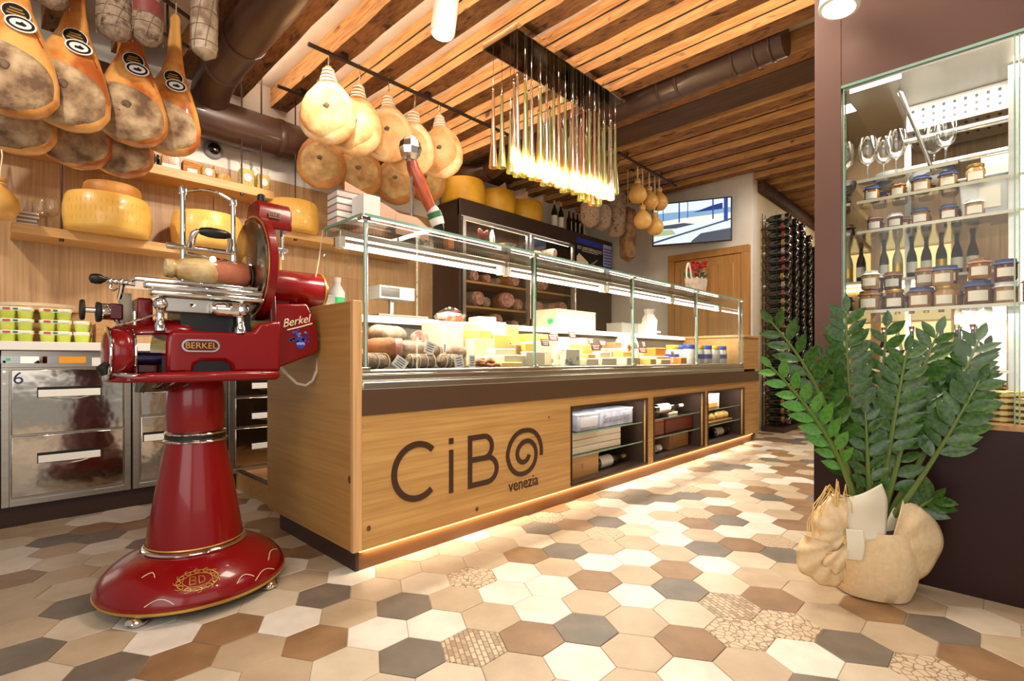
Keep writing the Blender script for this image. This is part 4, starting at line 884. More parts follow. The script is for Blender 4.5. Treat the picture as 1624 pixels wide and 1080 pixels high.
for k in range(20):
    c = Vector((rr.uniform(-.07, .12), rr.uniform(-.05, .05), .24 + rr.uniform(0, .09))); b = MB()
    for j in range(5):
        a = 2 * math.pi * j / 5; d = Vector((math.cos(a), math.sin(a) * .5 - .4, .5 + .3 * math.sin(a))).normalized(); s = d.cross(Vector((0, 1, .3))).normalized(); b.add([c, c + d * .018 + s * .013, c + d * .034, c + d * .018 - s * .013], [(0, 1, 2, 3)])
    b.tube([c, (c.x * .4, c.y * .4, .14)], .002, 4); b.build('flower', petal, t)
# ================================================================ tall cabinet behind the counter
fr_steel = M('frame_steel', (186, 180, 168), .3, .9)
cab = thing('cold_cabinet', 'tall dark brown refrigerated cabinet with steel-framed glass doors behind the counter', 'cabinet', (3.271, 3.894, 0))
def kp(name, mb, m, **k): return mb.build(name, m, cab, world=True, **k)
X0, X1, YF, YB = 3.271, 6.02, 3.894, 4.331
s = MB(); s.box(X0, X0 + .03, YF, YB, .116, 2.44); kp('side', s, dark_in, bevel=.003)
kp('side', MB().box(X1 - .03, X1, YF, YB, .116, 2.44), dark_in, bevel=.003)
kp('back', MB().box(X0 + .03, X1 - .03, YB - .02, YB, .116, 2.44), dark_in)
kp('fascia', MB().box(X0, X1, YF - .012, YF + .03, 2.295, 2.462), dark_in, bevel=.006)
kp('roof', MB().box(X0, X1, YF + .03, YB, 2.43, 2.455), dark_in)
kp('base', MB().box(X0 + .03, X1 - .03, YF + .01, YB - .02, .116, .9), dark_in)
kp('stile', MB().box(5.16, X1 - .03, YF, YF + .03, .9, 2.295), dark_in)
for zz in (1.17, 1.40, 1.66, 1.90, 2.10): kp('shelf', MB().box(X0 + .03, 5.16, YF + .05, YB - .02, zz - .022, zz), oak_shelf)
for a, b in ((3.305, 4.315), (4.335, 5.16)):
    f = MB(); f.strip([(a + .025, .93), (b - .025, .93), (b - .025, 2.27), (a + .025, 2.27)], .05, YF - .016, YF + .012, closed=True); d = kp('door', f, fr_steel)
    q = MB().box(a + .05, b - .05, YF - .004, YF + .0, .955, 2.245); q.v = [(x - 3.271, y - 3.894, z) for x, y, z in q.v]; q.build('pane', glass_c, d)
    q = MB().cyl((b - .03 - 3.271, -.05, 1.3), (b - .03 - 3.271, -.05, 1.75), .012); q.build('handle', chrome, d)
kp('cabinet_light', MB().box(3.35, 5.12, YF + .04, YF + .06, 2.272, 2.288), cab_l)
lamp('cabinet_lamp', 'AREA', (4.2, YF + .08, 2.265), 10, color=(1, .90, .74), size=1.6, sy=.04, target=(4.2, 4.2, .9))
lard = M('cured_rind', (206, 150, 84), .5, c2=(170, 104, 56), ns=8, bump=.2, bs=30)
def chunk(label, x, z, L, r, m, cut=True, rz=0, kind='cured_meat'):
    t = thing(kind, label, 'cured meat', (x, 4.09, z + r), R(90 + rz), 'cured meats in the cabinet')
    salami_mesh(MB(), L, r, seed=int(x * 100), n=14).build('rind', m, t)
    if cut: MB().lathe([(r * .1, -L / 2 - .004), (r * .8, -L / 2 - .003), (r * .92, -L / 2 + r * .5)], n=18, axis='X', cap=False).build('cut_face', meat, t)
for a in [('round-cut cured meat at the first pane edge, second shelf from bottom', 3.58, 1.40, .3, .085, mold_d, True, 6), ('pale netted meat beside the round-cut meat, second shelf', 3.78, 1.40, .28, .06, mold, False, -24), ('big ham with orange rind in the middle of the second shelf', 4.06, 1.40, .34, .10, lard, True, -20), ('dark cured meat by the first door edge, second shelf', 4.22, 1.40, .26, .07, mold_d, True, 0),
          ('cured sausage on the third shelf at the first pane edge', 3.52, 1.66, .28, .06, mold_d, True, 10), ('red cured meat on the third shelf, middle of the first door', 3.72, 1.66, .28, .05, tan_c, True, 0), ('small pale salami on the third shelf of the first door', 3.92, 1.66, .2, .045, mold, False, 14), ('dark ham piece on the third shelf by the door edge', 4.14, 1.66, .28, .08, lard, True, 5),
          ('pinkish cured meat on the bottom shelf, first door', 3.86, 1.17, .3, .09, tan_c, True, 0), ('dark salami on the bottom shelf near the door edge', 4.16, 1.17, .26, .06, mold_d, True, 0),
          ('dark ham in the second door, third shelf', 4.62, 1.66, .3, .10, lard, True, 10), ('dark salami pile piece in the second door, second shelf', 4.55, 1.40, .3, .07, mold_d, True, 0), ('grey salami in the second door, second shelf middle', 4.80, 1.40, .3, .07, mold, True, 10), ('orange-rinded ham in the second door, second shelf end', 5.02, 1.40, .3, .085, lard, True, -8),
          ('tan cured meat on the upper shelf, middle of the first door', 3.98, 1.90, .28, .06, lard, True, 20), ('small tan sausage on the upper shelf by the first door edge', 4.2, 1.90, .22, .035, tan_c, False, 60), ('tan cured meat on the top shelf of the second door', 4.62, 2.10, .2, .035, tan_c, False, 70), ('dark round meat on the top shelf of the second door', 4.86, 2.10, .24, .06, mold_d, True, 10)]:
    lab, x, z, L, r, m, c, rz = a; chunk(lab, x, z + .0005, L, r, m, c, rz)
t = thing('heart_ornament', 'red-brown heart-shaped board on the top shelf of the first door', 'board', (3.68, 3.98, 2.101)); MB().prism([(0, 0), (.07, .06), (.08, .11), (.06, .135), (.02, .115), (0, .09), (-.02, .115), (-.06, .135), (-.08, .11), (-.07, .06)], -.008, .008).build('board', red_wood, t, bevel=.003); MB().box(-.06, .06, .01, .03, 0, .02).build('foot', red_wood, t)
t = thing('white_bottle', 'slim white bottle beside the heart-shaped board', 'bottle', (3.81, 3.98, 2.101)); MB().lathe([(.026, 0), (.03, .01), (.03, .08), (.018, .12), (.012, .14)], n=18).build('bottle_body', white_p, t); MB().lathe([(.013, .138), (.013, .152)], n=12).build('cap', red_p, t)
t = thing('white_dish', 'white dish on the top shelf of the first door', 'dish', (4.05, 4.0, 2.1005)); MB().lathe([(.03, 0), (.08, .014), (.11, .03), (.105, .03), (.03, .008)], n=26).build('dish_body', white_p, t); MB().lathe([(.03, .001), (.034, .003)], n=20).build('foot_ring', white_p, t)
boxy('carton', 'white carton on the bottom shelf behind the second door', 'box', 4.45, 4.75, 3.98, 4.15, 1.1705, 1.27, white_c)

# poster and calendar on the cabinet
pst = thing('poster', 'black cheese poster with white heading fixed on the dark cabinet', 'poster', (5.5, 3.87, 2.04))
MB().box(5.18, 5.78, 3.872, 3.88, 2.03, 2.325).build('board', M('poster_black', (18, 14, 14), .4), pst, world=True)
text('heading', 'SO UNFORMAGGIO', .062, white_c, pst, (5.48, 3.870, 2.272), (R(90), 0, 0), sx=1.0, world=True)
MB().box(5.3, 5.66, 3.870, 3.872, 2.236, 2.243).build('subline', white_c, pst, world=True)
b = MB(); b.prism([(5.19, 2.04), (5.40, 2.04), (5.45, 2.10), (5.24, 2.2), (5.19, 2.15)], 3.870, 3.872); b.build('cheese_picture', pale, pst, world=True)
b = MB(); b.prism([(5.47, 2.08), (5.53, 2.075), (5.66, 2.16), (5.64, 2.165)], 3.870, 3.872); b.build('knife_picture', silver_l, pst, world=True)
for k in range(4): MB().prism([(5.54 + .055 * k, 2.05), (5.57 + .055 * k, 2.05), (5.59 + .055 * k, 2.09), (5.56 + .055 * k, 2.09)], 3.870, 3.872).build('slice_picture', org, pst, world=True)
cal = thing('calendar', 'blue and white calendar sheet on the cabinet edge beside the poster', 'calendar', (5.9, 3.87, 2.04)); blue_i = M('calendar_blue', (40, 62, 190), .5)
MB().box(5.80, 6.0, 3.876, 3.882, 2.02, 2.40).build('sheet', M('calendar_pale', (196, 202, 232), .5), cal, world=True); MB().box(5.80, 6.0, 3.873, 3.8762, 2.02, 2.11).build('band', blue_i, cal, world=True); MB().box(5.19, 6.0, 3.880, 3.886, 2.3255, 2.40).build('top_strip', blue_i, cal, world=True)
b = MB()
for i in range(5):
    for j in range(6): b.box(5.815 + i * .037, 5.84 + i * .037, 3.874, 3.8762, 2.13 + j * .04, 2.155 + j * .04)
b.build('date_print', blue_i, cal, world=True, smooth=0)['kind'] = 'stuff'

# cheese wheels and bottles on top of the cabinet
wheel('yellow cheese wheel on the cabinet nearest the hanging hams', (3.50, 4.10, 2.4555), .235, .265, rind_y); wheel('yellow cheese wheel in the middle of the cabinet top', (3.98, 4.10, 2.4555), .225, .26, rind_y); wheel('yellow cheese wheel on the cabinet beside the dark bottles', (4.46, 4.10, 2.4555), .22, .25, rind_y)
for i, (x, dx) in enumerate(((3.93, .1), (4.3, .08), (4.56, .02))):
    t = thing('paper_card', 'kraft paper card standing on the %s cheese wheel of the cabinet top' % ['middle', 'third', 'last'][i], 'card', (x, 4.02, [2.7155, 2.7055, 2.7055][i]), R(-20)); MB().prism([(-.08, 0), (.10, .0), (.10, .11), (.02, .05), (-.08, .02)], -.002, .002).build('sheet', kraft, t); MB().box(-.05, .08, 0, .03, 0, .003).build('fold', kraft, t)
for i in range(6):
    x = 4.90 + [0, .13, .30, .39, .48, .57][i]
    t = thing('wine_bottle', 'dark bottle with %s on the cabinet top, %s from the wheels' % ((['gold neck and pale label'] * 2 + ['narrow white side label'] * 4)[i], ORD[i]), 'bottle', (x, 4.0, 2.4555), 0, 'bottles on the cabinet top')
    bottle_mesh(t, 'Z', [.36, .36, .29, .29, .29, .29][i], .038, cap=foil_g if i < 2 else foil_r, lab=paper if i < 2 else None)
    if i >= 2: MB().box(-.006, .006, -.0405, -.038, .04, .16).build('paper_label', paper, t)

# ================================================================ hams
skin = M('ham_skin', (238, 178, 100), .3, c2=(176, 92, 40), c3=(222, 146, 72), ns=5.5, lo=.4, hi=.6, bump=.2, bs=9, coat=.6)
skin_p = M('pale_ham_skin', (246, 220, 176), .4, c2=(206, 128, 70), c3=(236, 186, 126), ns=6, lo=.34, hi=.72, bump=.2, bs=9, coat=.25)
skin_b = M('brown_ham_skin', (206, 146, 80), .5, c2=(150, 92, 46), ns=5, lo=.3, hi=.7, bump=.2, bs=9, coat=.1)
flesh = M('ham_face', (204, 178, 140), .8, c2=(110, 82, 58), c3=(166, 136, 102), ns=11, lo=.36, hi=.64, det=8, bump=1.0, bs=26)
flesh_p = M('pale_ham_face', (232, 196, 146), .7, c2=(186, 128, 76), c3=(218, 170, 112), ns=7, lo=.3, hi=.7, bump=.45, bs=18)
flesh_b = M('brown_ham_face', (206, 178, 128), .8, c2=(150, 112, 70), c3=(184, 150, 100), ns=11, lo=.3, hi=.7, bump=.4, bs=24)
bone = M('bone', (128, 104, 82), .7, c2=(78, 58, 44), ns=40); net_w = M('white_net', (240, 234, 222), .6)
def interp(tab, t):
    for (a, va), (b, vb) in zip(tab, tab[1:]):
        if t <= b:
            k = (t - a) / (b - a); k = k * k * (3 - 2 * k) if False else k
            return [p + (q - p) * k for p, q in zip(va, vb)]
    return tab[-1][1]
PROF_LONG = [(0, (.016, .016, .0)), (.03, (.026, .024, 0)), (.08, (.024, .022, 0)), (.18, (.032, .028, .0)), (.30, (.038, .034, .004)), (.42, (.058, .05, .0)), (.54, (.098, .075, -.006)), (.66, (.135, .095, -.012)), (.78, (.158, .105, -.014)), (.88, (.155, .10, -.012)), (.95, (.118, .08, -.008)), (.985, (.075, .05, -.004)), (1, (.03, .02, 0))]
PROF_SHORT = [(0, (.018, .018, .0)), (.05, (.036, .034, 0)), (.12, (.044, .042, 0)), (.2, (.058, .05, .0)), (.28, (.098, .078, .002)), (.38, (.142, .104, .0)), (.5, (.170, .120, -.002)), (.64, (.184, .126, -.004)), (.78, (.178, .12, -.006)), (.89, (.142, .095, -.006)), (.96, (.09, .06, -.003)), (1, (.03, .02, 0))]
def ham(prof, L, ms, mf, patch, nm='ham', label='', cat='ham', bone_at=(.3, 3.6), wid=1, net=False, dep=.8):
    t = thing(nm, label, cat)
    def S(u, a, off=0):
        w, d, ox = interp(prof, u); w = w * wid + off; d = d * wid * dep + off
        return (ox + w * math.cos(a), -d * math.sin(a), -L * u)
    b = MB(); m = 44; n = 48
    us = [(i / m) ** .92 for i in range(m + 1)]
    b.rings([[S(u, 2 * math.pi * j / n) for j in range(n)] for u in us]); b.build('skin', ms, t, smooth=60)
    uc, ur, ac, ar = patch; f = MB()
    def F(r, ph):
        r_ = r; bump = .004 * (1 - r_ ** 4) + .005 * (1 - max(0, (r_ - .86) / .14) ** 2) - .0005
        return S(min(uc + ur * r_ * math.cos(ph) * (1 + .08 * math.sin(3 * ph)), .975 + .01 * r_), ac + ar * r_ * math.sin(ph) * (1 + .06 * math.cos(2 * ph)), bump)
    f.grid(lambda i, j: F(.02 + .98 * i, 2 * math.pi * j), 14, 44, cv=True); f.build('cut_face', mf, t, smooth=60)
    p = F(*bone_at); k = MB(); k.ball((p[0], p[1], p[2]), (.021, .010, .017), 12, 7); k.jitter(.003, 3); k.build('bone_end', bone, t)
    q = MB(); q.tube([(0, 0, -.04), (.0, 0, .02), (0, 0, .07)], .003, 6); q.build('cord', string, t)
    if net:
        w = MB()
        for kk in range(4): w.lathe([(interp(prof, u)[0] * wid + .003, -L * u) for u in (.05 + .05 * kk, .075 + .05 * kk)], n=20, cap=False)
        w.build('net_cap', net_w, t)
    return t
ham_a = ham(PROF_LONG, .80, skin, flesh, (.825, .18, R(108), R(84)))
tag_b = M('tag_black', (22, 18, 18), .35); white_t = M('tag_white', (240, 236, 228), .5)
def ham_tags(t, z=-.43, x=.012, y=-.064):
    q = Matrix.Rotation(R(-12), 3, 'X')
    def disc(r1, r2, off, c, n=26, e=1.0): return [tuple(q @ Vector((c[0] + r1 * math.cos(2 * math.pi * i / n), off, c[1] + r2 * math.sin(2 * math.pi * i / n))) + Vector((x, y, z))) for i in range(n)]
    b = MB(); b.rings([disc(.046, .044, 0, (-.008, .05)), disc(.046, .044, -.003, (-.008, .05))]); b.build('black_tag', white_t, t)
    b = MB(); b.rings([disc(.042, .040, -.003, (-.008, .05)), disc(.042, .040, -.0045, (-.008, .05))]); b.build('tag_face', tag_b, t)
    b = MB()
    for k, (ww, zz) in enumerate(((.02, .066), (.026, .053), (.03, .04))): b.add([tuple(q @ Vector((-.008 + sx * ww, -.0052, zz + sz * .003)) + Vector((x, y, z))) for sx, sz in ((-1, -1), (1, -1), (1, 1), (-1, 1))], [(0, 1, 2, 3)])
    b.build('tag_lettering', gold, t, smooth=0)['kind'] = 'stuff'
    b = MB(); b.rings([disc(.05, .036, -.005, (.006, 0)), disc(.05, .036, -.008, (.006, 0))]); b.build('oval_tag', white_t, t)
    b = MB(); o, i_ = disc(.044, .031, -.0086, (.006, 0)), disc(.034, .022, -.0086, (.006, 0)); n = len(o); b.add(o + i_, [(k, (k + 1) % n, n + (k + 1) % n, n + k) for k in range(n)])
    pig = [(-.016, -.008), (.012, -.010), (.020, .0), (.010, .006), (.004, .012), (-.002, .004), (-.014, .004)]
    b.add([tuple(q @ Vector((.006 + u, -.0088, w)) + Vector((x, y, z))) for u, w in pig], [tuple(range(len(pig)))]); b.build('oval_print', tag_b, t, smooth=0)
    b = MB(); b.tube([tuple(q @ Vector((.03, 0, .01)) + Vector((x, y, z))), tuple(q @ Vector((.055, .01, -.02)) + Vector((x, y, z))), tuple(q @ Vector((.075, .03, -.055)) + Vector((x, y, z)))], .0022, 5); b.build('red_string', red_p, t)
ham_tags(ham_a)
rail_m = M('rail_steel', (58, 40, 30), .5, .5)
Z1 = 1.94 + .80
r1 = thing('hanging_rail', 'dark steel rail over the hams by the slicer, fixed to the beams', 'rail', (.4, 3.2, 2.86))
MB().cyl((-.35, 2.79, 2.86), (1.0, 3.54, 2.86), .012).build('rail_bar', rail_m, r1, world=True)
for x in (-.2, .4, .93): MB().cyl((x, 2.984 + .5556 * x, 2.86), (x, 2.984 + .5556 * x, 3.09), .006).build('hanger', rail_m, r1, world=True)
GH = 'whole hams hanging by the slicer'
labs = ['tagged whole ham at the photo edge, largest looking of the front four', 'tagged whole ham second in the front row of four', 'tagged whole ham third in the front row, under the twin fat salamis', 'tagged whole ham last in the front row, beside the duct']
for i, (x, rz, sc) in enumerate(((.085, -2, 1), (.298, -5, 1.0), (.502, -9, 1), (.705, -14, 1))):
    lab = labs[i].replace('at the photo edge, largest looking of the front four', 'farthest from the duct in the front row of four')
    Yh = 3.02 + .115 * i; f = Yh / 3.2; loc = (x * f, Yh, .85 + (1.94 - .85) * f + .80)
    if i == 0: o = ham_a; o.location = loc; o['label'] = lab; o['group'] = GH; o.rotation_euler = (0, 0, R(rz))
    else: o = dup(ham_a, loc, R(rz), lab, GH, ry=R([0, 1.5, -2, 2][i]))
ham_b = ham(PROF_LONG, .80, skin, flesh, (.82, .18, R(100), R(78)), bone_at=(.35, 2.6))
ham_b.location = (.10, 3.40, 1.835 + .8); ham_b['label'] = 'untagged ham hanging behind the front row, farthest from the duct'; ham_b['group'] = 'hams hanging behind the front row'; ham_b.rotation_euler = (0, 0, R(-3))
for x, z, rz, lab in ((.33, 1.852, -6, 'untagged ham hanging behind, under the second front ham'), (.52, 1.872, -12, 'untagged ham hanging behind, under the third front ham')): dup(ham_b, (x * (3.4 + .3 * x) / 3.5, 3.4 + .3 * x, z + .8), R(rz), lab, 'hams hanging behind the front row')
r1b = thing('hanging_rail', 'dark steel rail behind the front row of hams by the slicer', 'rail', (.3, 3.5, 2.75))
MB().cyl((-.35, 3.27, 2.79), (.9, 3.645, 2.79), .010).build('rail_bar', rail_m, r1b, world=True)
for x in (-.2, .75): MB().cyl((x, 3.375 + .3 * x, 2.79), (x, 3.375 + .3 * x, 3.09), .006).build('hanger', rail_m, r1b, world=True)

# second group of hams
r2 = thing('hanging_rail', 'long dark rail carrying five pale hams in the middle', 'rail', (2.3, 3.22, 2.88))
MB().cyl((1.44, 3.22, 2.885), (3.35, 3.22, 2.885), .014).build('rail_bar', rail_m, r2, world=True)
for x in (1.69, 2.39, 3.09): MB().box(x - .02, x + .02, 3.205, 3.235, 2.88, 2.935).build('bracket', rail_m, r2, world=True)
r3 = thing('hanging_rail', 'short dark rail near the back wall carrying four brown hams', 'rail', (2.3, 3.88, 2.88))
MB().cyl((1.50, 3.88, 2.885), (3.1, 3.88, 2.885), .013).build('rail_bar', rail_m, r3, world=True)
for x in (1.69, 2.39, 3.08): MB().box(x - .02, x + .02, 3.865, 3.895, 2.88, 2.935).build('bracket', rail_m, r3, world=True)
ham_c = ham(PROF_SHORT, .52, skin_p, flesh_p, (.62, .33, R(96), R(64)), net=True, bone_at=(.2, 4.4))
G2 = 'pale hams on the middle rail'
for i, (x, zb, rz, sc) in enumerate(((1.575, 2.275, -40, 1.0), (1.80, 2.262, -46, .97), (2.03, 2.285, -49, .95), (2.26, 2.23, -52, 1.0), (2.50, 2.285, -54, .98))):
    lab = 'pale net-capped ham, %s along the middle rail from the duct' % ORD[i]
    L = .52 * sc
    if i == 0: o = ham_c; o.location = (x, 3.22, zb + L); o.rotation_euler = (0, 0, R(rz)); o['label'] = lab; o['group'] = G2
    else: o = dup(ham_c, (x, 3.22, zb + L), R(rz), lab, G2, scale=sc, ry=R([0, 3, -2, 4, -3][i]))
    hk = thing('meat_hook', 'steel hook on the middle rail holding the %s pale ham' % ORD[i], 'hook', (x, 3.22, zb + L + .04)); top = 2.9 - (zb + L + .04)
    MB().tube([(0, 0, -.01), (.012, 0, .0), (.004, 0, top - .03), (0, -.012, top), (0, .014, top + .004)], .0032, 6).build('hook_wire', chrome, hk)
    MB().ball((0, 0, -.01), .006, 8, 6).build('hook_knob', chrome, hk)
ham_d = ham(PROF_SHORT, .54, skin_b, flesh_b, (.66, .27, R(92), R(60)), bone_at=(.15, 3))
for i, (x, zb, rz) in enumerate(((1.845, 2.20, -26), (2.18, 2.212, -30), (2.54, 2.225, -34), (2.87, 2.32, -38))):
    lab = 'brown ham hanging lower near the back wall, %s from the duct' % ORD[i]
    if i == 0: o = ham_d; o.location = (x, 3.88, zb + .54); o.rotation_euler = (0, 0, R(rz)); o['label'] = lab; o['group'] = 'brown hams near the back wall'
    else: o = dup(ham_d, (x, 3.88, zb + .54), R(rz), lab, 'brown hams near the back wall')
    MB().cyl((x, 3.88, zb + .58), (x, 3.88, 2.88), .004, n=6).build('cord', string, label='cord holding the %s brown ham near the back wall' % ORD[i], cat='cord')
# dark shank with its hoof, held in a chrome clamp
t = thing('ham_shank', 'dark cured ham leg with black hoof and white, green and pink band', 'ham', (1.64, 2.12, Zc))
def sk(*p): return [(x * .72, y * .72, z * .80 + .088) for x, y, z in p]
MB().lathe([(.06, 0), (.065, .006), (.065, .016), (.05, .02)], (-.145, .03, 0), 28).build('stand_base', white_wood, t)
shk = M('dark_shank', (190, 84, 40), .35, c2=(130, 46, 24), ns=6, bump=.2, bs=12, coat=.4)
MB().tube(sk((-.205, .05, .43), (-.19, .045, .37), (-.15, .035, .30), (-.10, .025, .21), (-.045, .015, .12), (-.01, .005, .05), (.0, 0, .02)), [.026, .031, .036, .031, .028, .024, .02], 16).build('shank', shk, t)
MB().tube(sk((-.065, .012, .165), (-.045, .010, .130), (-.02, .004, .075), (-.004, -.002, .036)), [.010, .031, .037, .033], 16).build('pink_band', M('pink_paper', (232, 190, 196), .6), t)
MB().tube(sk((-.036, .008, .110), (-.02, .004, .076)), [.0375, .0385], 16).build('green_band', grn_ink, t); MB().tube(sk((-.018, .004, .072), (-.002, -.002, .03)), [.0385, .0345], 16).build('white_band', white_c, t)
MB().tube(sk((-.002, -.002, .034), (.008, -.003, .008), (.013, -.004, -.012)), [.028, .025, .018], 14).build('hoof', black, t)
MB().cyl((-.145, .03, .01), (-.145, .03, .40), .008).build('stand_post', chrome, t)
b = MB(); b.ball((-.155, .03, .475), (.058, .058, .066), 9, 6); b.build('clamp_ball', chrome, t, smooth=0); MB().cyl((-.148, .035, .43), (-.138, .034, .385), .028, .024, 14).build('clamp_collar', chrome, t)

# fat salamis over the front hams
net_m = M('net_string', (128, 108, 86), .8)
def hang_salami(label, c, L, r, m, group='fat salamis hanging over the hams', lab=None, seed=1):
    t = thing('salami', label, 'salami', c, 0, group); b = MB(); salami_mesh(b, L, r, 20, seed, .95); b.v = [(y, z, -x) for x, y, z in b.v]; b.build('casing', m, t)
    b = MB()
    for k in range(7): b.tube([(r * 1.0 * math.cos(2 * math.pi * k / 7 + .15 * i), r * 1.0 * math.sin(2 * math.pi * k / 7 + .15 * i), -L * .42 + L * .84 * i / 8) for i in range(9)], .0015, 4)
    for k in range(6): b.tube([(r * 1.01 * math.cos(q), r * 1.01 * math.sin(q), -L * .36 + L * .72 * k / 5) for q in [2 * math.pi * j / 16 for j in range(17)]], .0015, 4, cap=False)
    b.build('string_net', net_m, t)['kind'] = 'stuff'
    MB().cyl((0, 0, L * .46), (0, 0, max(L * .46 + .03, 2.99 - c[2])), .004, n=6).build('cord', string, t)
    if lab: MB().rings([[((r * 1.02) * math.cos(a), (r * 1.02) * math.sin(a), z) for a in [R(215 + 110 * i / 10) for i in range(11)]] for z in (-.02, .05)], False, False, close=False).build('paper_label', lab, t)
    return t
hang_salami('fat grey salami in netting between two hams', (.408, 2.95, 2.47), .30, .068, mold_d, seed=4)
hang_salami('fat grey salami in netting with a maroon label', (.528, 2.95, 2.50), .30, .070, mold_d, lab=card_b, seed=5)
hang_salami('long slim grey salami hanging beside the round duct', (.775, 2.95, 2.66), .55, .062, mold, seed=6)
hang_salami('grey salami of which only the lower end shows, over the hams', (.188, 2.95, 2.50), .28, .062, mold_d, seed=7)
r1c = thing('hanging_rail', 'dark rail above the netted salamis', 'rail', (.4, 2.95, 2.99)); MB().cyl((-.35, 2.95, 2.985), (1.0, 2.95, 2.985), .012).build('rail_bar', rail_m, r1c, world=True); MB().cyl((.3, 2.95, 2.985), (.3, 2.95, 3.09), .006).build('hanger', rail_m, r1c, world=True)

# ================================================================ glass tube chandelier
def tube_glass(name, c, k=.55):
    m = bpy.data.materials.new(name); m.use_nodes = True; nt = m.node_tree; N = nt.nodes; L = nt.links; N.remove(N['Principled BSDF'])
    t_ = N.new('ShaderNodeBsdfTransparent'); t_.inputs[0].default_value = tuple(.5 + .5 * v for v in lin(c)[:3]) + (1,)
    d_ = N.new('ShaderNodeBsdfTranslucent'); d_.inputs[0].default_value = lin(c); e_ = N.new('ShaderNodeBsdfDiffuse'); e_.inputs[0].default_value = lin(c)
    g_ = N.new('ShaderNodeBsdfGlossy'); g_.inputs['Roughness'].default_value = .08
    a_ = N.new('ShaderNodeMixShader'); a_.inputs[0].default_value = .5; L.new(d_.outputs[0], a_.inputs[1]); L.new(e_.outputs[0], a_.inputs[2])
    b_ = N.new('ShaderNodeMixShader'); b_.inputs[0].default_value = k; L.new(t_.outputs[0], b_.inputs[1]); L.new(a_.outputs[0], b_.inputs[2])
    c_ = N.new('ShaderNodeMixShader'); c_.inputs[0].default_value = .14; L.new(b_.outputs[0], c_.inputs[1]); L.new(g_.outputs[0], c_.inputs[2]); L.new(c_.outputs[0], N['Material Output'].inputs[0]); return m
amber = tube_glass('amber_glass', (184, 126, 62), .6); olive = tube_glass('olive_glass', (160, 158, 70), .6); rose = tube_glass('rose_glass', (180, 158, 130), .42)
ch = thing('chandelier', 'chandelier of amber glass tubes hanging from a dark mirror plate', 'chandelier', (2.84, 2.26, 2.93))
MB().box(-.61, .61, -.15, .15, -.075, -.045).build('mirror_plate', chrome_d, ch, bevel=.003)
MB().strip([(-.61, -.15), (.61, -.15), (.61, .15), (-.61, .15)], .008, -.078, -.04, 'XY', closed=True).build('plate_rim', chrome, ch)
MB().box(-.5, .5, -.1, .1, -.045, 0).build('mount', black, ch)
rr = random.Random(12); tube_c = {}
for key, m in (('a', amber), ('o', olive), ('r', rose)):
    b = MB(); b.lathe([(.008, .60), (.010, .45), (.014, .30), (.019, .17), (.026, .06), (.030, .0)], n=12, cap=False); tube_c[key] = b.mesh('glass_tube', m, 60)
wire_c = MB().cyl((0, 0, 0), (0, 0, 1), .0016, n=5).mesh('wire', chrome); bulb_c = MB().lathe([(.004, .12), (.012, .11), (.02, .07), (.022, .03), (.012, .0)], n=12).mesh('bulb', bulb_l); cap_c = MB().lathe([(.008, 0), (.009, .03), (.003, .045)], n=8).mesh('cap', chrome)
def pendant(x, y, zb, key, lit, h=1.0):
    o = bpy.data.objects.new('glass_tube', tube_c[key]); COL.objects.link(o); o.parent = ch; o.location = (x - 2.84, y - 2.26, zb - 2.93); o.scale = (1, 1, h)
    tz = zb + .6 * h
    for nm, me, dz, sz in (('wire', wire_c, .6, (2.856 - tz) / h), ('cap', cap_c, .585, 1)) + ((('bulb', bulb_c, .0, 1),) if lit else ()):
        d = bpy.data.objects.new(nm, me); COL.objects.link(d); d.parent = o; d.location = (0, 0, dz); d.scale = (1, 1, sz)
for i in range(16): pendant(2.29 + .0695 * i, 2.165 + rr.uniform(-.01, .01), 2.015 + .0042 * i + rr.uniform(-.012, .012), 'aor'[rr.randrange(3)], True, .95 + rr.uniform(0, .1))
for i in range(17): pendant(2.26 + .0725 * i, 2.345 + rr.uniform(-.01, .01), 2.09 + rr.uniform(-.02, .03), 'oao'[rr.randrange(3)], False, .62 + rr.uniform(0, .25))
for i in range(9): pendant(2.36 + .12 * i, 2.26, 2.12 + rr.uniform(-.02, .02), 'ao'[i % 2], i % 2 == 0, .7 + rr.uniform(0, .2))
for x, y in ((3.41, 2.17), (3.42, 2.23), (3.43, 2.30)): pendant(x, y, 2.14, 'o', False, .9)
for x in (2.45, 2.85, 3.25): lamp('chandelier_lamp', 'POINT', (x, 2.2, 1.94), 6, color=(1, .82, .55), size=.05)

# ================================================================ spot heads
def spot_head(label, a, b, r):
    t = thing('spot_lamp', label, 'lamp', b); a, b = Vector(a), Vector(b); o = b; d = (b - a)
    L = MB(); L.tube([a - o, a - o + d * .12, a - o + d * .15, d * 0 + a - o + d * .97, Vector((0, 0, 0))], [r * .6, r * .9, r, r, r * .92], 24); L.build('housing', white_p, t)
    MB().tube([Vector((0, 0, 0)) + d * .001, d * .02], [r * .8, r * .8], 20).build('lens', emit('spot_lens', (255, 236, 200), 6) if 'spot_lens' not in bpy.data.materials else bpy.data.materials['spot_lens'], t)
    m = MB(); m.tube([a - o + d * .3 + Vector((r, 0, 0)), a - o + Vector((r * 1.15, 0, .02)), a - o + Vector((0, 0, .06)), a - o + Vector((-r * 1.15, 0, .02)), a - o + d * .3 - Vector((r, 0, 0))], .006, 8); m.build('yoke', white_p, t)
    MB().tube([a - o + Vector((0, 0, .055)), Vector((a.x - o.x, a.y - o.y, 3.0 - o.z))], .008, 8).build('stem', white_p, t)
    return t
spot_head('white spot lamp hanging under the ceiling beams near the chandelier', (1.832, 2.284, 2.93), (1.80, 2.29, 2.70), .07)
spot_head('white spot lamp on the dark cabinet side above the plant', (2.30, .44, 2.30), (2.29, .452, 2.205), .07)
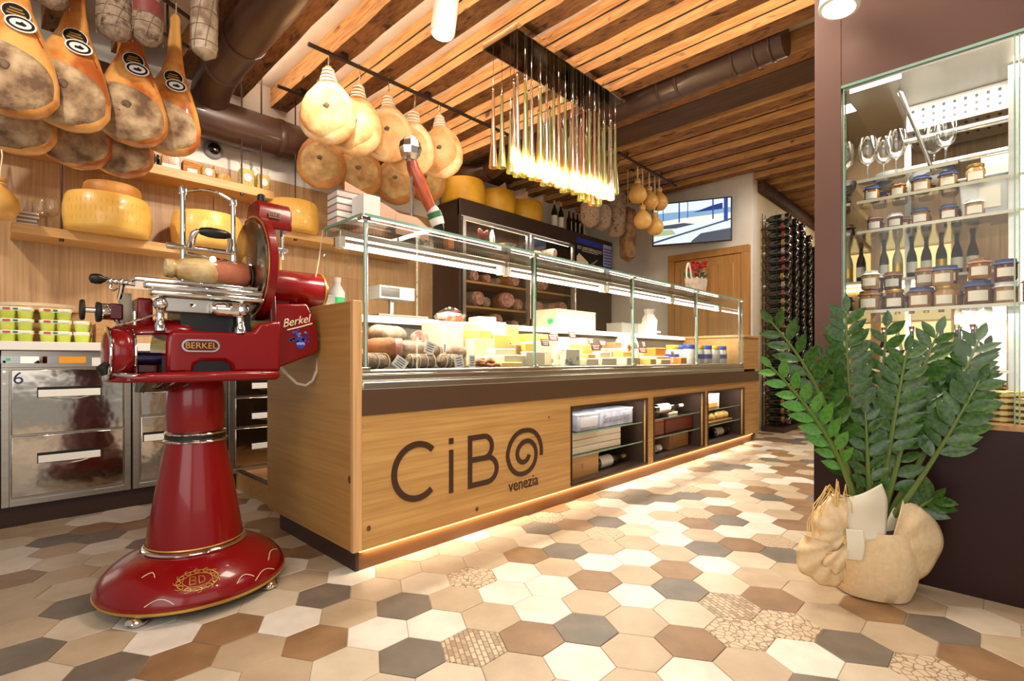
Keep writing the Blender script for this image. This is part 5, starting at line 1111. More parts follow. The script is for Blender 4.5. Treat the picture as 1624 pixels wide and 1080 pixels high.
# wine bottles etc. hanging meats and pear cheeses by the television
rl = thing('hanging_rail', 'dark rail carrying pear cheeses near the television', 'rail', (4.8, 2.72, 2.87)); MB().cyl((4.30, 2.70, 2.875), (5.60, 2.74, 2.875), .013).build('rail_bar', rail_m, rl, world=True)
for x in (4.48, 5.2): MB().cyl((x, 2.71, 2.875), (x, 2.71, 2.95), .007).build('hanger', rail_m, rl, world=True)
for i, (x, z, rl_, lab) in enumerate(((4.70, 2.72, .13, 'pear cheese in a rope loop, nearest the chandelier, upper row'), (4.94, 2.70, .15, 'pear cheese in the middle of the upper row'), (5.16, 2.74, .11, 'pear cheese last in the upper row beside the beam'), (4.80, 2.47, .38, 'round pear cheese hanging low, nearer the chandelier'), (5.06, 2.45, .40, 'round pear cheese hanging low before the television corner'))):
    pear(lab, (x, 2.72, z), .25, .095, 'pear cheeses near the television', rl_)
def netted(label, c, L, r, m, seed):
    return hang_salami(label, c, L, r, m, 'netted meats hanging behind the chandelier', None, seed)
netted('netted cured meat behind the chandelier, first of four', (4.25, 3.0, 2.33), .30, .10, mold_d, 11); netted('netted cured meat behind the chandelier, second of four', (4.46, 3.0, 2.33), .28, .10, mold_d, 12)
netted('long netted cured meat hanging beside the poster', (4.74, 3.0, 2.42), .52, .10, mold_d, 13); netted('long tan cured meat hanging nearest the white wall', (4.97, 3.0, 2.24), .62, .09, M('tan_netted', (150, 110, 70), .8, c2=(96, 64, 40), ns=16, bump=.5, bs=40), 14)
rl = thing('hanging_rail', 'dark rail carrying the netted meats behind the chandelier', 'rail', (4.6, 3.0, 2.985)); MB().cyl((4.1, 3.0, 2.985), (5.1, 3.0, 2.985), .012).build('rail_bar', rail_m, rl, world=True); MB().cyl((4.48, 3.0, 2.985), (4.48, 3.0, 3.09), .007).build('hanger', rail_m, rl, world=True)

# ================================================================ television
tv = thing('television', 'flat television on the white wall above the oak door', 'television', (5.79, 2.64, 2.471), R(-67))
MB().box(-.445, .445, 0, .035, -.255, .255).build('tv_body', black, tv, bevel=.004)
MB().box(-.05, .05, .035, .32, -.05, .05).build('wall_arm', black, tv)
def scr(name, polys, c, s, off):
    b = MB()
    for pl in polys: b.add([(x * .43, -off, z * .24) for x, z in pl], [tuple(range(len(pl)))])
    nm_ = 'screen_%d_%d_%d' % c
    return b.build(name, bpy.data.materials.get(nm_) or emit(nm_, c, s), tv, smooth=0)
rect = lambda x0, x1, z0, z1: [(x0, z0), (x1, z0), (x1, z1), (x0, z1)]
scr('screen', [rect(-1, 1, -1, 1)], (216, 228, 240), 1.0, .0015)
scr('screen_water', [rect(-1, 1, .12, .55)], (150, 190, 226), .7, .0025)
scr('screen_bank', [[(-1, .1), (-.3, .22), (1, .3), (1, -.02), (.2, -.1), (-1, -.06)]], (226, 228, 216), 1.0, .003)
scr('screen_shade', [[(-1, -.1), (-.2, -.02), (.1, -.12), (-.4, -.26), (-1, -.24)], [(0, -.95), (.25, -.6), (1, -.45), (1, -1), (0, -1)], [(-1, -.85), (1, .02), (1, -.06), (-1, -.95)]], (84, 92, 110), .6, .0035)
scr('screen_meadow', [[(-1, -.3), (-.5, -.3), (-.4, -.55), (-1, -.6)]], (196, 212, 160), .7, .0036)
scr('screen_roof', [[(.05, .45), (.55, .72), (.8, .8), (.8, .5)]], (30, 62, 150), .6, .0038)
for rc_ in [rect(x, x + w, z0, 1) for x, w, z0 in ((-.9, .02, .1), (-.75, .02, .15), (-.33, .035, .02), (-.1, .02, .2), (.54, .035, .05), (.83, .1, -.12))]: scr('screen_post', [rc_], (36, 78, 176), .6, .004)
# ================================================================ wall rack of wine
rk = thing('wine_rack', 'tall dark wall rack of wine bottles past the counter end', 'rack', (7.1, 2.0, .06))
cols_x = [6.38, 6.68, 6.98, 7.28, 7.58, 7.88]; rows_n = [25, 25, 25, 24, 23, 23]
for i, x in enumerate(cols_x):
    for sx in (-.054, .054): MB().box(x + sx - .0025, x + sx + .0025, 1.86, 1.866, .06, .13 + .097 * rows_n[i]).build('upright', black, rk, world=True)
    for sx in (-.052, .052): MB().box(x + sx - .004, x + sx + .004, 2.01, 2.02, .06, .13 + .097 * rows_n[i]).build('upright', black, rk, world=True)
    b = MB()
    for r_ in range(rows_n[i]):
        for sx in (-.03, .03): b.box(x + sx - .004, x + sx + .004, 1.78, 2.0, .105 + .097 * r_, .111 + .097 * r_)
    b.build('pegs', black, rk, world=True)['kind'] = 'stuff'
MB().box(6.3, 7.96, 1.78, 2.02, .0, .06).build('plinth', dark_in, rk, world=True)
bot_me = []
for cm in (foil_g, foil_w, foil_r):
    b = MB(); b.lathe([(.012, .016), (.032, .004), (.042, .0), (.0445, .008), (.0445, .20), (.03, .235), (.014, .26), (.0135, .30)], n=12, axis='Y')
    b.k = 1; b.lathe([(.0450, .05), (.0450, .085)], n=12, axis='Y', cap=False); b.k = 2; b.lathe([(.0145, .262), (.0145, .30), (.004, .301)], n=8, axis='Y'); bot_me.append(b.mesh('wine_bottle', [bottle_g, [M('dull_gold', (120, 92, 44), .5), M('dull_paper', (120, 110, 96), .6), M('dull_red', (96, 30, 30), .5)][len(bot_me)], cm], 50))
rr = random.Random(8)
for i, x in enumerate(cols_x):
    for r_ in range(rows_n[i]):
        kind = 0 if r_ in (17, 12) else rr.randrange(3)
        me = bot_me[kind]
        o = bpy.data.objects.new('wine_bottle', me); COL.objects.link(o); o.location = (x, 1.735 + rr.uniform(-.006, .006), .151 + .097 * r_); o.rotation_euler = (0, rr.uniform(0, 6), 0)
        if r_ in (17, 12): o.scale = (1.02, 1.05, 1.02)
        tag(o, 'wall rack bottle, column %s from the counter, %s from the top' % (['one', 'two', 'three', 'four', 'five', 'six'][i], ORD[rows_n[i] - 1 - r_] if rows_n[i] - 1 - r_ < len(ORD) else 'last'), 'bottle', 'wine bottles in the wall rack')
t = thing('waste_bin', 'pale tall bin on the floor at the counter end', 'bin', (5.76, 2.0, 0)); MB().rings([[(k * a, k * b_, z) for a, b_ in ((-.09, -.1), (.09, -.1), (.09, .1), (-.09, .1))] for z, k in ((0, .85), (.36, 1))]).build('bin_body', M('pale_bin', (206, 196, 170), .5), t, bevel=.01); MB().box(-.1, .1, -.11, .11, .355, .375).build('rim', M('bin_rim', (186, 176, 150), .5), t, bevel=.006)
# ================================================================ dark display cabinet at the side with a glass front
dc = thing('display_cabinet', 'dark brown built-in display cabinet with a glass front and mirrored inside beside the plant', 'cabinet', (2.446, -.4, 0))
def dp(name, mb, m, **k): return mb.build(name, m, dc, world=True, **k)
CX = 2.446
dp('stile', MB().box(CX, 3.25, .474, .571, .0, 2.93), cab_brown, bevel=.002)
dp('header', MB().box(CX, 3.25, -1.5, .474, 1.972, 2.93), cab_brown, bevel=.002)
dp('base', MB().box(CX, 3.25, -1.5, .474, 0, .60), cab_maroon, bevel=.002)
dp('base_end', MB().box(CX - .0015, CX + .02, .470, .573, 0, .60), cab_maroon)
dp('ledge', MB().box(CX - .002, 3.2, -1.5, .474, .60, .62), crate_wood, bevel=.001)
dp('back_panel', MB().box(3.17, 3.19, .16, .474, .62, 1.972), oak_edge); lit_p = emit('backlit_panel', (255, 226, 150), .95)
for z0_, z1_ in ((1.225, 1.395), (.79, 1.03)): dp('backlit_panel', MB().box(3.163, 3.17, .17, .44, z0_, z1_), lit_p)
dp('back_mirror', MB().box(3.165, 3.19, -1.5, .158, .62, 1.15), mirror)
dp('back_panel', MB().box(3.165, 3.19, -1.5, .158, 1.15, 1.972), oak_wall)
dp('side_mirror', MB().box(2.475, 3.17, .462, .474, .62, 1.972), mirror)
dp('inner_ceiling', MB().box(2.455, 3.17, -1.5, .47, 1.955, 1.972), steel)
dp('front_pane', MB().box(2.450, 2.456, -.035, .468, .622, 1.968), glass_k); dp('front_pane', MB().box(2.450, 2.456, -.75, -.045, .622, 1.968), glass_k)
for y in (.466, -.034, -.046): dp('pane_edge', MB().box(2.449, 2.457, y - .002, y + .002, .622, 1.968), glass_e)
dp('top_edge', MB().box(2.444, 2.458, -1.5, .474, 1.964, 1.974), glass_e)
dp('upright', MB().box(3.08, 3.10, .31, .335, .62, 1.955), steel); dp('upright', MB().box(2.66, 2.685, -.055, -.02, .62, 1.955), steel)
dp('evaporator', MB().box(2.80, 3.10, -1.2, .30, 1.84, 1.955), steel, bevel=.004)
hl = MB()
for i in range(26):
    for j in range(3): hl.box(2.7985, 2.8005, .27 - i * .034, .28 - i * .034, 1.862 + j * .028, 1.874 + j * .028)
    for j in range(3): hl.box(2.83 + j * .07, 2.85 + j * .07, .27 - i * .034, .28 - i * .034, 1.8385, 1.8405)
dp('vent_holes', hl, black, kind='stuff')
for x, z in ((2.74, 1.78), (2.74, 1.66)): dp('cross_rail', MB().cyl((x, -1.2, z), (x, .30, z), .014), chrome)
dp('strut', MB().cyl((2.60, .30, 1.95), (2.74, .20, 1.62), .008), chrome)
dp('light_strip', MB().box(2.476, 2.482, .28, .45, 1.948, 1.953), cab_l); dp('light_strip', MB().box(2.655, 2.662, -.06, -.05, .64, 1.94), cab_l); dp('light_strip', MB().box(3.155, 3.165, .20, .455, 1.205, 1.215), cab_l)
lamp('cabinet_lamp', 'AREA', (2.62, .1, 1.945), 9, color=(1, .94, .82), size=.9, sy=.12, target=(2.75, .1, .7))
lamp('cabinet_lamp', 'AREA', (2.62, .1, 1.0), 3, color=(1, .92, .78), size=.8, sy=.1, target=(2.8, .1, .6))
SH = [(1.045, 2.47, 3.14), (1.23, 2.98, 3.16), (1.40, 2.62, 3.10), (1.53, 2.62, 3.10), (.80, 2.98, 3.16)]
for z, xa, xb in SH:
    dp('glass_shelf', MB().box(xa, xb, -1.2, .45 if xa > 2.5 else .46, z - .010, z), glass_c)
    dp('shelf_edge', MB().box(xa - .003, xa + .001, -1.2, .45, z - .011, z + .001), M('shelf_edge_lit', (206, 200, 176), .2, spec=.8) if 'shelf_edge_lit' not in bpy.data.materials else bpy.data.materials['shelf_edge_lit'])
jar_lid_g = M('gold_lid', (196, 152, 72), .3, .7); cont = [M('preserve_%d' % i, c, .25, c2=c2, ns=30, coat=.6) for i, (c, c2) in enumerate((((132, 74, 34), (90, 44, 20)), ((176, 116, 52), (140, 80, 30)), ((96, 60, 40), (60, 36, 24)), ((190, 150, 96), (150, 104, 60)), ((120, 40, 30), (80, 24, 20))))]
cloth = [M('cloth_blue', (54, 66, 110), .8), M('cloth_white', (226, 222, 214), .8), M('cloth_brown', (150, 104, 66), .8)]
cname = ['brown', 'amber', 'dark', 'honey', 'red']; kname = ['blue cloth cap', 'white cloth cap', 'brown cloth cap', 'gold lid']
def jar(loc, ci, ki, s, label, group):
    t = thing('preserve_jar', label, 'jar', loc, 0, group); r, h = .034 * s, .075 * s
    MB().lathe([(r * .9, 0), (r, .006), (r, h * .8), (r * .82, h * .93), (r * .82, h)], n=18).build('jar_body', cont[ci], t)
    if ki < 3: MB().rings([[(q * (1 + .07 * math.cos(7 * a)) * math.cos(a), q * (1 + .07 * math.cos(7 * a)) * math.sin(a), z) for a in [2 * math.pi * i / 28 for i in range(28)]] for q, z in ((r * 1.15, h * .86), (r * .88, h * .97), (r * .86, h * 1.10), (r * .5, h * 1.13))]).build('cloth_cap', cloth[ki], t)
    else: MB().lathe([(r * .86, h * .96), (r * .9, h), (r * .9, h * 1.13), (r * .82, h * 1.16)], n=18).build('lid', jar_lid_g, t)
    MB().rings([[(r * 1.015 * math.cos(R(180 + a)), r * 1.015 * math.sin(R(180 + a)), z) for a in range(-46, 47, 10)] for z in (h * .2, h * .66)], False, False, close=False).build('paper_label', paper, t)
rr = random.Random(21)
SHN = [('big glass shelf', 1.0455, 2.55, 3, 8), ('lower small shelf', 1.4005, 2.68, 2, 6), ('upper small shelf', 1.5305, 2.68, 2, 6)]
for nm, z, x0, nr, nc in SHN:
    for r_ in range(nr):
        for k in range(nc):
            y = .40 - k * .083 + rr.uniform(-.008, .008)
            if nm != 'big glass shelf' and not (y > .03): continue
            ci, ki = rr.randrange(5), rr.randrange(4)
            s = rr.uniform(.95, 1.15) if nm == 'big glass shelf' else rr.uniform(.75, .9)
            jar((x0 + r_ * .115, y, z), ci, ki, s, '%s jar with %s, %s in row %s of the %s' % (cname[ci], kname[ki], ORD[k], ['one', 'two', 'three'][r_], nm), 'preserve jars in the dark cabinet')
            if nm == 'big glass shelf' and r_ < 2 and rr.random() < .75:
                c2_, k2_ = rr.randrange(5), rr.randrange(4)
                jar((x0 + r_ * .115 + rr.uniform(-.006, .006), y + rr.uniform(-.006, .006), z + .075 * s * 1.17), c2_, k2_, .92, '%s jar with %s stacked on the %s jar of row %s' % (cname[c2_], kname[k2_], ORD[k], ['one', 'two'][r_]), 'preserve jars in the dark cabinet')
beer = [M('beer_brown', (60, 34, 16), .08, coat=1), M('beer_black', (22, 18, 16), .08, coat=1), M('beer_clear', (206, 190, 150), .1, coat=1)]
for row, z in ((0, 1.2305), (1, .8005)):
    for k in range(7):
        y = .415 - k * .047 * 1.15
        t = thing('small_bottle', 'small %s bottle, %s of the %s row before the lit panel' % (['brown', 'clear', 'black', 'brown', 'brown', 'black', 'brown'][k], ORD[k], ['upper', 'lower'][row]), 'bottle', (3.07, y, z), 0, 'small bottles in the dark cabinet')
        m = beer[[0, 2, 1, 0, 0, 1, 0][k]]
        MB().lathe([(.018, 0), (.021, .004), (.021, .10), (.016, .125), (.009, .145), (.008, .18), (.010, .182), (.010, .195)], n=16).build('glass_body', m, t); MB().lathe([(.0214, .03), (.0214, .08)], n=16, cap=False).build('paper_label', [paper, foil_g, paper][k % 3], t); MB().lathe([(.0105, .192), (.0115, .196), (.0105, .204)], n=12).build('cap', foil_g if k % 2 else foil_r, t)
tin_m = M('gold_tin', (214, 176, 84), .22, .85); tin_l = M('tin_label', (238, 222, 160), .4)
for s_, (x, y, n) in enumerate(((2.56, .085, 5), (2.58, .0, 5), (2.66, .045, 4), (2.64, -.05, 5), (2.54, -.075, 4))):
    for k in range(n):
        t = thing('gold_tin', 'round gold tin, %s from the bottom in the %s stack on the cabinet ledge' % (ORD[k], ORD[s_]), 'tin', (x, y, .6205 + .0225 * k), rr.uniform(0, 3), 'gold tins on the cabinet ledge')
        MB().lathe([(.036, 0), (.040, .002), (.040, .019), (.036, .022)], n=24).build('tin_body', tin_m, t); MB().lathe([(.0405, .005), (.0405, .016)], n=24, cap=False).build('band', tin_l, t)
t = thing('storage_box', 'translucent white storage box on the upper shelf of the dark cabinet', 'box', (2.74, .02, 1.4005)); fro = M('frosted_plastic', (226, 228, 224), .35, sss=.2)
MB().rings([[(k * a, k * b_, z) for a, b_ in ((-.07, -.1), (.07, -.1), (.07, .1), (-.07, .1))] for z, k in ((0, .9), (.15, 1))]).build('box_body', fro, t, bevel=.006); MB().box(-.075, .075, -.105, .105, .15, .16).build('lid', fro, t, bevel=.004); MB().box(-.0745, -.07, -.02, .04, .03, .11).build('paper_label', paper, t)
t = thing('white_board', 'white card leaning behind the translucent storage box', 'card', (2.86, -.02, 1.4005)); MB().obox((0, 0, .15), (.006, .16, .29), Matrix.Rotation(R(8), 3, 'Y')).build('sheet', white_c, t); MB().box(-.02, .02, -.05, .05, 0, .006).build('foot', white_c, t)
bowl_m = M('white_porcelain', (240, 240, 236), .12, coat=.6)
for k, (x, y, z) in enumerate(((2.88, .36, 1.6205), (2.98, .24, 1.6205))):
    t = thing('porcelain_bowl', ['white porcelain bowl on the top glass shelf by the mirror', 'second white porcelain bowl on that top glass shelf'][k], 'bowl', (x, y, z)); MB().lathe([(.028, 0), (.05, .02), (.066, .05), (.07, .075), (.066, .075), (.045, .02), (.02, .008)], n=26).build('bowl_body', bowl_m, t); MB().lathe([(.028, 0), (.03, -.0), (.03, .006)], n=20).build('foot_ring', bowl_m, t)
dp('glass_shelf', MB().box(2.62, 3.10, .12, .45, 1.61, 1.62), glass_c); dp('shelf_edge', MB().box(2.617, 2.621, .12, .45, 1.609, 1.621), bpy.data.materials['shelf_edge_lit'])

for k in range(5): wine_glass('stemmed glass on the top glass shelf of the dark cabinet, %s from the bowls' % ORD[k], (2.68 + .05 * (k % 2), .42 - .05 * k if k < 3 else .22 - .04 * k + .1, 1.6205))['group'] = 'stemmed glasses in the dark cabinet'
# ================================================================ plant in its wrapped pot
PB = Vector((2.262, .345, 0)); RT = Vector((math.cos(R(46)), -math.sin(R(46)), 0)); TW = Vector((-.9886, -.1508, 0))   # across and towards the shop front
burlap = M('burlap_wrap', (232, 206, 164), .8, c2=(222, 194, 150), ns=60, bump=.2, bs=220, dist=.0015); wrap_l = M('pale_wrap', (240, 230, 206), .7, bump=.1, bs=160, dist=.001)
pot = thing('potted_plant', 'tall glossy green plant in a burlap-wrapped pot with bows before the dark cabinet', 'plant', PB)
def lump(r, z, k): return [(r * (1 + .02 * math.sin(5 * a + k) + .022 * z / .25 * math.sin(14 * a + .5 * k)) * math.cos(a), r * (1 + .02 * math.sin(5 * a + k) + .022 * z / .25 * math.sin(14 * a + .5 * k)) * math.sin(a), z) for a in [2 * math.pi * i / 48 for i in range(48)]]
MB().rings([lump(.09, 0, 0), lump(.122, .006, .2), lump(.137, .05, .4), lump(.146, .11, .7), lump(.146, .17, 1), lump(.136, .225, 1.2), lump(.128, .245, 1.3), lump(.12, .238, 1.3)]).build('pot_wrap', burlap, pot, smooth=60)
MB().lathe([(.02, .236), (.118, .24)], n=30).build('soil', M('soil', (50, 36, 26), .95, bump=.5, bs=60), pot)
def L2(r, u, w=0): return RT * r + TW * w + Vector((0, 0, u))
def sheet(name, ctrl, m, th=.003, nu=14, nv=12):
    """a cloth sheet through a grid of control points"""
    b = MB(); H, Wd = len(ctrl), len(ctrl[0])
    def cr(p, t):
        n = len(p) - 1; x = t * n; i = min(int(x), n - 1); f = x - i; P = [p[max(i - 1, 0)], p[i], p[i + 1], p[min(i + 2, n)]]
        return .5 * ((2 * P[1]) + (-P[0] + P[2]) * f + (2 * P[0] - 5 * P[1] + 4 * P[2] - P[3]) * f * f + (-P[0] + 3 * P[1] - 3 * P[2] + P[3]) * f ** 3)
    rows = [[L2(*q) for q in r] for r in ctrl]
    b.grid(lambda u, v: tuple(cr([cr(r, v) for r in rows], u)), nu, nv); o = b.build(name, m, pot, smooth=70)
    s = o.modifiers.new('cloth', 'SOLIDIFY'); s.thickness = th; return o
def fan(name, hr, hu, a0, a1, rad, w0, w1, m, pleats=6, amp=.012, seed=1):
    '''gathered cloth spreading from a knot: soft pleats that widen to a free, wavy rim'''
    b = MB()
    def P(i, j):
        q = R(a0 + (a1 - a0) * j); e = math.sin(math.pi * min(max(j, .0), 1)) ** .35 if 0 < j < 1 else .55
        r = rad * (.06 + .94 * i) * (.62 + .38 * e) * (1 + .03 * math.sin(2 * math.pi * j * 2 + seed))
        w = w0 + (w1 - w0) * i ** 1.6 + .03 * math.sin(math.pi * i) + amp * i * math.sin(2 * math.pi * pleats * j + seed) * (.5 + .5 * i)
        return tuple(L2(hr + r * math.cos(q), hu + r * math.sin(q), w))
    b.grid(P, 14, 46); o = b.build(name, m, pot, smooth=70); s = o.modifiers.new('cloth', 'SOLIDIFY'); s.thickness = .0025; return o
sheet('wrap_flap', [[(-.10, .225, .125), (-.03, .22, .142), (.05, .225, .13)], [(-.125, .29, .115), (-.03, .285, .135), (.055, .29, .105)], [(-.14, .335, .12), (-.03, .345, .145), (.055, .36, .12)], [(-.142, .352, .11), (-.04, .378, .13), (.036, .415, .125)]], wrap_l)
fan('bow_loop', -.075, .255, 95, 235, .135, .15, .12, burlap, 4, .010, 2)
fan('bow_loop', -.10, .27, 70, 190, .10, .11, .06, wrap_l, 3, .010, 4)
fan('bow_petal', -.09, .22, 172, 268, .185, .14, .13, burlap, 4, .009, 3)
fan('bow_petal', -.075, .22, 205, 262, .115, .165, .17, burlap, 2, .008, 5)
fan('wrap_petal', .065, .205, -78, 72, .185, .135, .11, burlap, 4, .009, 1)
sheet('bow_tail', [[(-.085, .27, .17), (-.025, .265, .17)], [(-.08, .215, .18), (-.02, .21, .18)], [(-.085, .165, .17), (-.03, .16, .172)]], wrap_l)
sheet('wrap_flap', [[(.05, .235, .09), (.11, .24, .07), (.16, .25, .04)], [(.06, .28, .08), (.13, .30, .06), (.185, .325, .02)], [(.08, .31, .05), (.15, .33, .04), (.215, .335, .0)]], wrap_l)
raf = M('raffia', (226, 190, 120), .6); rr = random.Random(14)
for k in range(22):
    a0 = L2(-.10 + rr.uniform(-.02, .02), .33 + rr.uniform(-.02, .03), .10); q = rr.uniform(-.13, .06); top = rr.uniform(.02, .09); dn = rr.uniform(.05, .22) if q < -.05 else rr.uniform(-.03, .04)
    p = [a0, a0 + RT * q * .5 + Vector((0, 0, top)) + TW * .03, a0 + RT * q + Vector((0, 0, top * .5 - dn * .4)) + TW * .05, a0 + RT * (q * 1.05) + Vector((0, 0, -dn)) + TW * .045]
    MB().tube(p, .0017, 4).build('raffia_strand', raf, pot)
leaf_d = M('glossy_leaf', (62, 104, 28), .36, c2=(30, 62, 16), ns=8, coat=.12); leaf_y = M('young_leaf', (92, 148, 50), .38, c2=(58, 118, 36), ns=8, coat=.1); stem_m = M('stem_green', (96, 116, 52), .4)
lm = []
for mm in (leaf_d, leaf_y):
    for v in range(2):
        b = MB(); n = 7; w = [.0, .55, .9, 1, .85, .5, .0]; vs = []
        for i in range(n):
            t_ = i / (n - 1); wd = w[i] * (.2 if v == 0 else .235); vs += [(t_, -wd, .06 * wd + .03 * math.sin(3.1 * t_)), (t_, 0, -.05 * (1 - abs(2 * t_ - 1)) + .03 * math.sin(3.1 * t_)), (t_, wd, .06 * wd + .03 * math.sin(3.1 * t_))]
        fs = []
        for i in range(n - 1): fs += [(3 * i, 3 * i + 1, 3 * i + 4, 3 * i + 3), (3 * i + 1, 3 * i + 2, 3 * i + 5, 3 * i + 4)]
        b.add(vs, fs); lm.append(b.mesh('leaf', mm, 80))
rr = random.Random(31)
def frond(base, tip, bend, nleaf, size, young, face=0, start=.3):
    B, T = L2(*base), L2(*tip); Mx = (B + T) / 2 + L2(*bend)
    def P(t_): return B * (1 - t_) ** 2 + Mx * 2 * t_ * (1 - t_) + T * t_ * t_
    N_ = 12; s = MB().tube([P(i / N_) for i in range(N_ + 1)], [.012 - .009 * i / N_ for i in range(N_ + 1)], 8).build('stem', stem_m, pot)
    for k in range(nleaf):
        t_ = start + (1 - start) * (k + .5) / nleaf; p = P(t_); tg = (P(min(t_ + .03, 1)) - P(t_ - .03)).normalized()
        vw = (TW + L2(face, .25, 0)).normalized(); sd = tg.cross(vw).normalized(); sgn = 1 if k % 2 else -1
        if k == nleaf - 1: ax = tg
        else: ax = (tg * (.62 + .25 * t_) + sd * sgn * .9 + vw * rr.uniform(-.1, .35)).normalized()
        nz = (vw * 1.0 + tg * rr.uniform(-.2, .3) + sd * sgn * rr.uniform(-.5, .2)); nz = (nz - ax * nz.dot(ax)).normalized(); yy = nz.cross(ax)
        o = bpy.data.objects.new('leaf', lm[(2 if young else 0) + rr.randrange(2)]); COL.objects.link(o); o.parent = s
        L_ = .88 * size * (.75 + .45 * math.sin(math.pi * min(.25 + .75 * (k / nleaf), 1))) * rr.uniform(.9, 1.1)
        o.matrix_local = Matrix(((ax.x, yy.x, nz.x, p.x), (ax.y, yy.y, nz.y, p.y), (ax.z, yy.z, nz.z, p.z), (0, 0, 0, 1))) @ Matrix.Scale(L_, 4)
frond((-.05, .24, .02), (-.36, .985, .06), (.10, .10, .02), 19, .10, False, -.2)
frond((-.04, .24, .05), (-.35, .83, .16), (.12, .03, .05), 18, .088, True, -.1, .34)
frond((-.02, .24, .0), (-.09, 1.03, .0), (-.04, .05, -.02), 24, .11, False, .3, .28)
frond((.02, .24, .03), (.13, .88, .06), (.0, .04, .04), 19, .10, False, .1, .36)
frond((.03, .24, -.02), (.25, .95, -.02), (-.02, .05, .0), 24, .105, False, -.2, .34)
frond((.04, .24, .03), (.39, .92, .05), (.02, -.02, .03), 22, .11, False, 0, .42)
frond((.05, .24, .05), (.38, .775, .12), (.0, -.03, .06), 15, .11, False, .1, .5)
frond((.0, .24, -.03), (.06, .98, -.06), (.0, .0, -.02), 19, .10, False, 0, .3)
frond((-.03, .24, -.02), (-.19, .86, -.03), (-.02, .02, -.02), 19, .10, False, .1, .25)
frond((.03, .24, .02), (.15, .70, .03), (.02, .02, .03), 15, .09, False, -.2, .2)
frond((.0, .24, .04), (-.02, .66, .06), (.0, .02, .03), 15, .085, False, .2, .2)
frond((.06, .24, .02), (.22, .36, .10), (.06, .03, .0), 7, .09, False, 0, .3)
# ================================================================ red slicing machine on its pedestal
sl = thing('meat_slicer', 'red and chrome vintage meat slicer on a round pedestal', 'slicer', (.54, 2.16, 0))
def sp_(name, mb, m, **k): return mb.build(name, m, sl, world=True, **k)
SX, SY = .54, 2.16
DOME = [(.27, .040), (.294, .043), (.301, .050), (.300, .062), (.288, .088), (.266, .113), (.235, .136), (.20, .155), (.172, .166), (.164, .168)]
sp_('pedestal_base', MB().lathe(DOME, (SX, SY, 0), 72), red_p, smooth=60)
sp_('base_rim', MB().lathe([(.275, .032), (.297, .036), (.3035, .044), (.3035, .047), (.295, .049)], (SX, SY, 0), 72), gold)
sp_('base_skirt', MB().lathe([(.22, .016), (.285, .026), (.29, .037)], (SX, SY, 0), 48), black)
for x, y in ((.335, 1.99), (.735, 1.945), (.75, 2.36), (.34, 2.36)):
    d = (Vector((x, y, 0)) - Vector((SX, SY, 0))).normalized() * .272; sp_('foot', MB().lathe([(.012, 0), (.030, .004), (.034, .014), (.026, .026), (.012, .032)], (SX + d.x, SY + d.y, 0), 20), chrome)
COLM = [(.158, .170), (.156, .185), (.150, .225), (.141, .285), (.129, .36), (.115, .44), (.101, .52), (.096, .548)]
sp_('pedestal_column', MB().lathe(COLM, (SX, SY, 0), 56), red_p, smooth=60)
sp_('pedestal_neck', MB().lathe([(.091, .578), (.0945, .62), (.096, .67), (.094, .72), (.089, .765), (.085, .772)], (SX, SY, 0), 56), red_p, smooth=60)
for r, z in ((.162, .166), (.098, .545), (.096, .572)): sp_('chrome_ring', MB().lathe([(r - .004, z), (r + .004, z + .003), (r + .006, z + .008), (r + .003, z + .013), (r - .004, z + .016)], (SX, SY, 0), 56), chrome)
sp_('black_ring', MB().lathe([(.094, .558), (.0985, .560), (.0985, .572), (.094, .574)], (SX, SY, 0), 48), black)
sp_('gold_ring', MB().lathe([(.1575, .186), (.1585, .188), (.157, .191)], (SX, SY, 0), 56, cap=False), gold)
# painted scroll emblem and lines on the base
def dome_pt(a, s, off=.0012):
    i = 2; segs = DOME[2:]; L_ = [0]
    for (r0, q0), (r1, q1) in zip(segs, segs[1:]): L_.append(L_[-1] + math.hypot(r1 - r0, q1 - q0))
    s = max(0, min(s, L_[-1] - 1e-6)); k = max(j for j in range(len(L_) - 1) if L_[j] <= s); f = (s - L_[k]) / (L_[k + 1] - L_[k])
    r = segs[k][0] + f * (segs[k + 1][0] - segs[k][0]); z = segs[k][1] + f * (segs[k + 1][1] - segs[k][1]); return (SX + (r + off) * math.cos(a), SY + (r + off) * math.sin(a), z + off)
EA = math.atan2(-.95, -.22)
def emb(u, w): return dome_pt(EA + u / .26, .085 + w)
def stroke(pts, r=.0014): 
    b = MB(); b.tube([emb(*p) for p in pts], r, 5); return b
for A, Bq in ((.060, .036), (.043, .024)): sp_('gold_emblem', stroke([(A * math.cos(q), Bq * math.sin(q)) for q in [2 * math.pi * i / 40 for i in range(41)]]), gold)
for k in range(12):
    q = 2 * math.pi * k / 12; cx_, cy_ = .056 * math.cos(q), .034 * math.sin(q); b = stroke([(cx_ + (.013 - .009 * t_ / 12) * math.cos(q + t_ * .55), cy_ + (.010 - .007 * t_ / 12) * math.sin(q + t_ * .55)) for t_ in range(13)], .0013); sp_('gold_scroll', b, gold)
for pts in ([(-.022, -.014), (-.022, .014), (-.006, .012), (-.005, .004), (-.018, .0), (-.004, -.004), (-.006, -.013), (-.022, -.014)], [(.004, -.014), (.004, .014), (.018, .009), (.021, 0), (.018, -.010), (.004, -.014)]): sp_('gold_letter', stroke(pts, .0016), gold)
for a0, a1, s0 in ((.62, .95, .02), (-.5, -.22, .018), (.40, .62, .035), (-.70, -.52, .11), (.95, 1.35, .06)):
    b = MB(); b.tube([dome_pt(EA + a0 + (a1 - a0) * i / 10, s0 + .02 * math.sin(i / 10 * 3.1)) for i in range(11)], .0013, 5); sp_('cream_line', b, cream_paint)

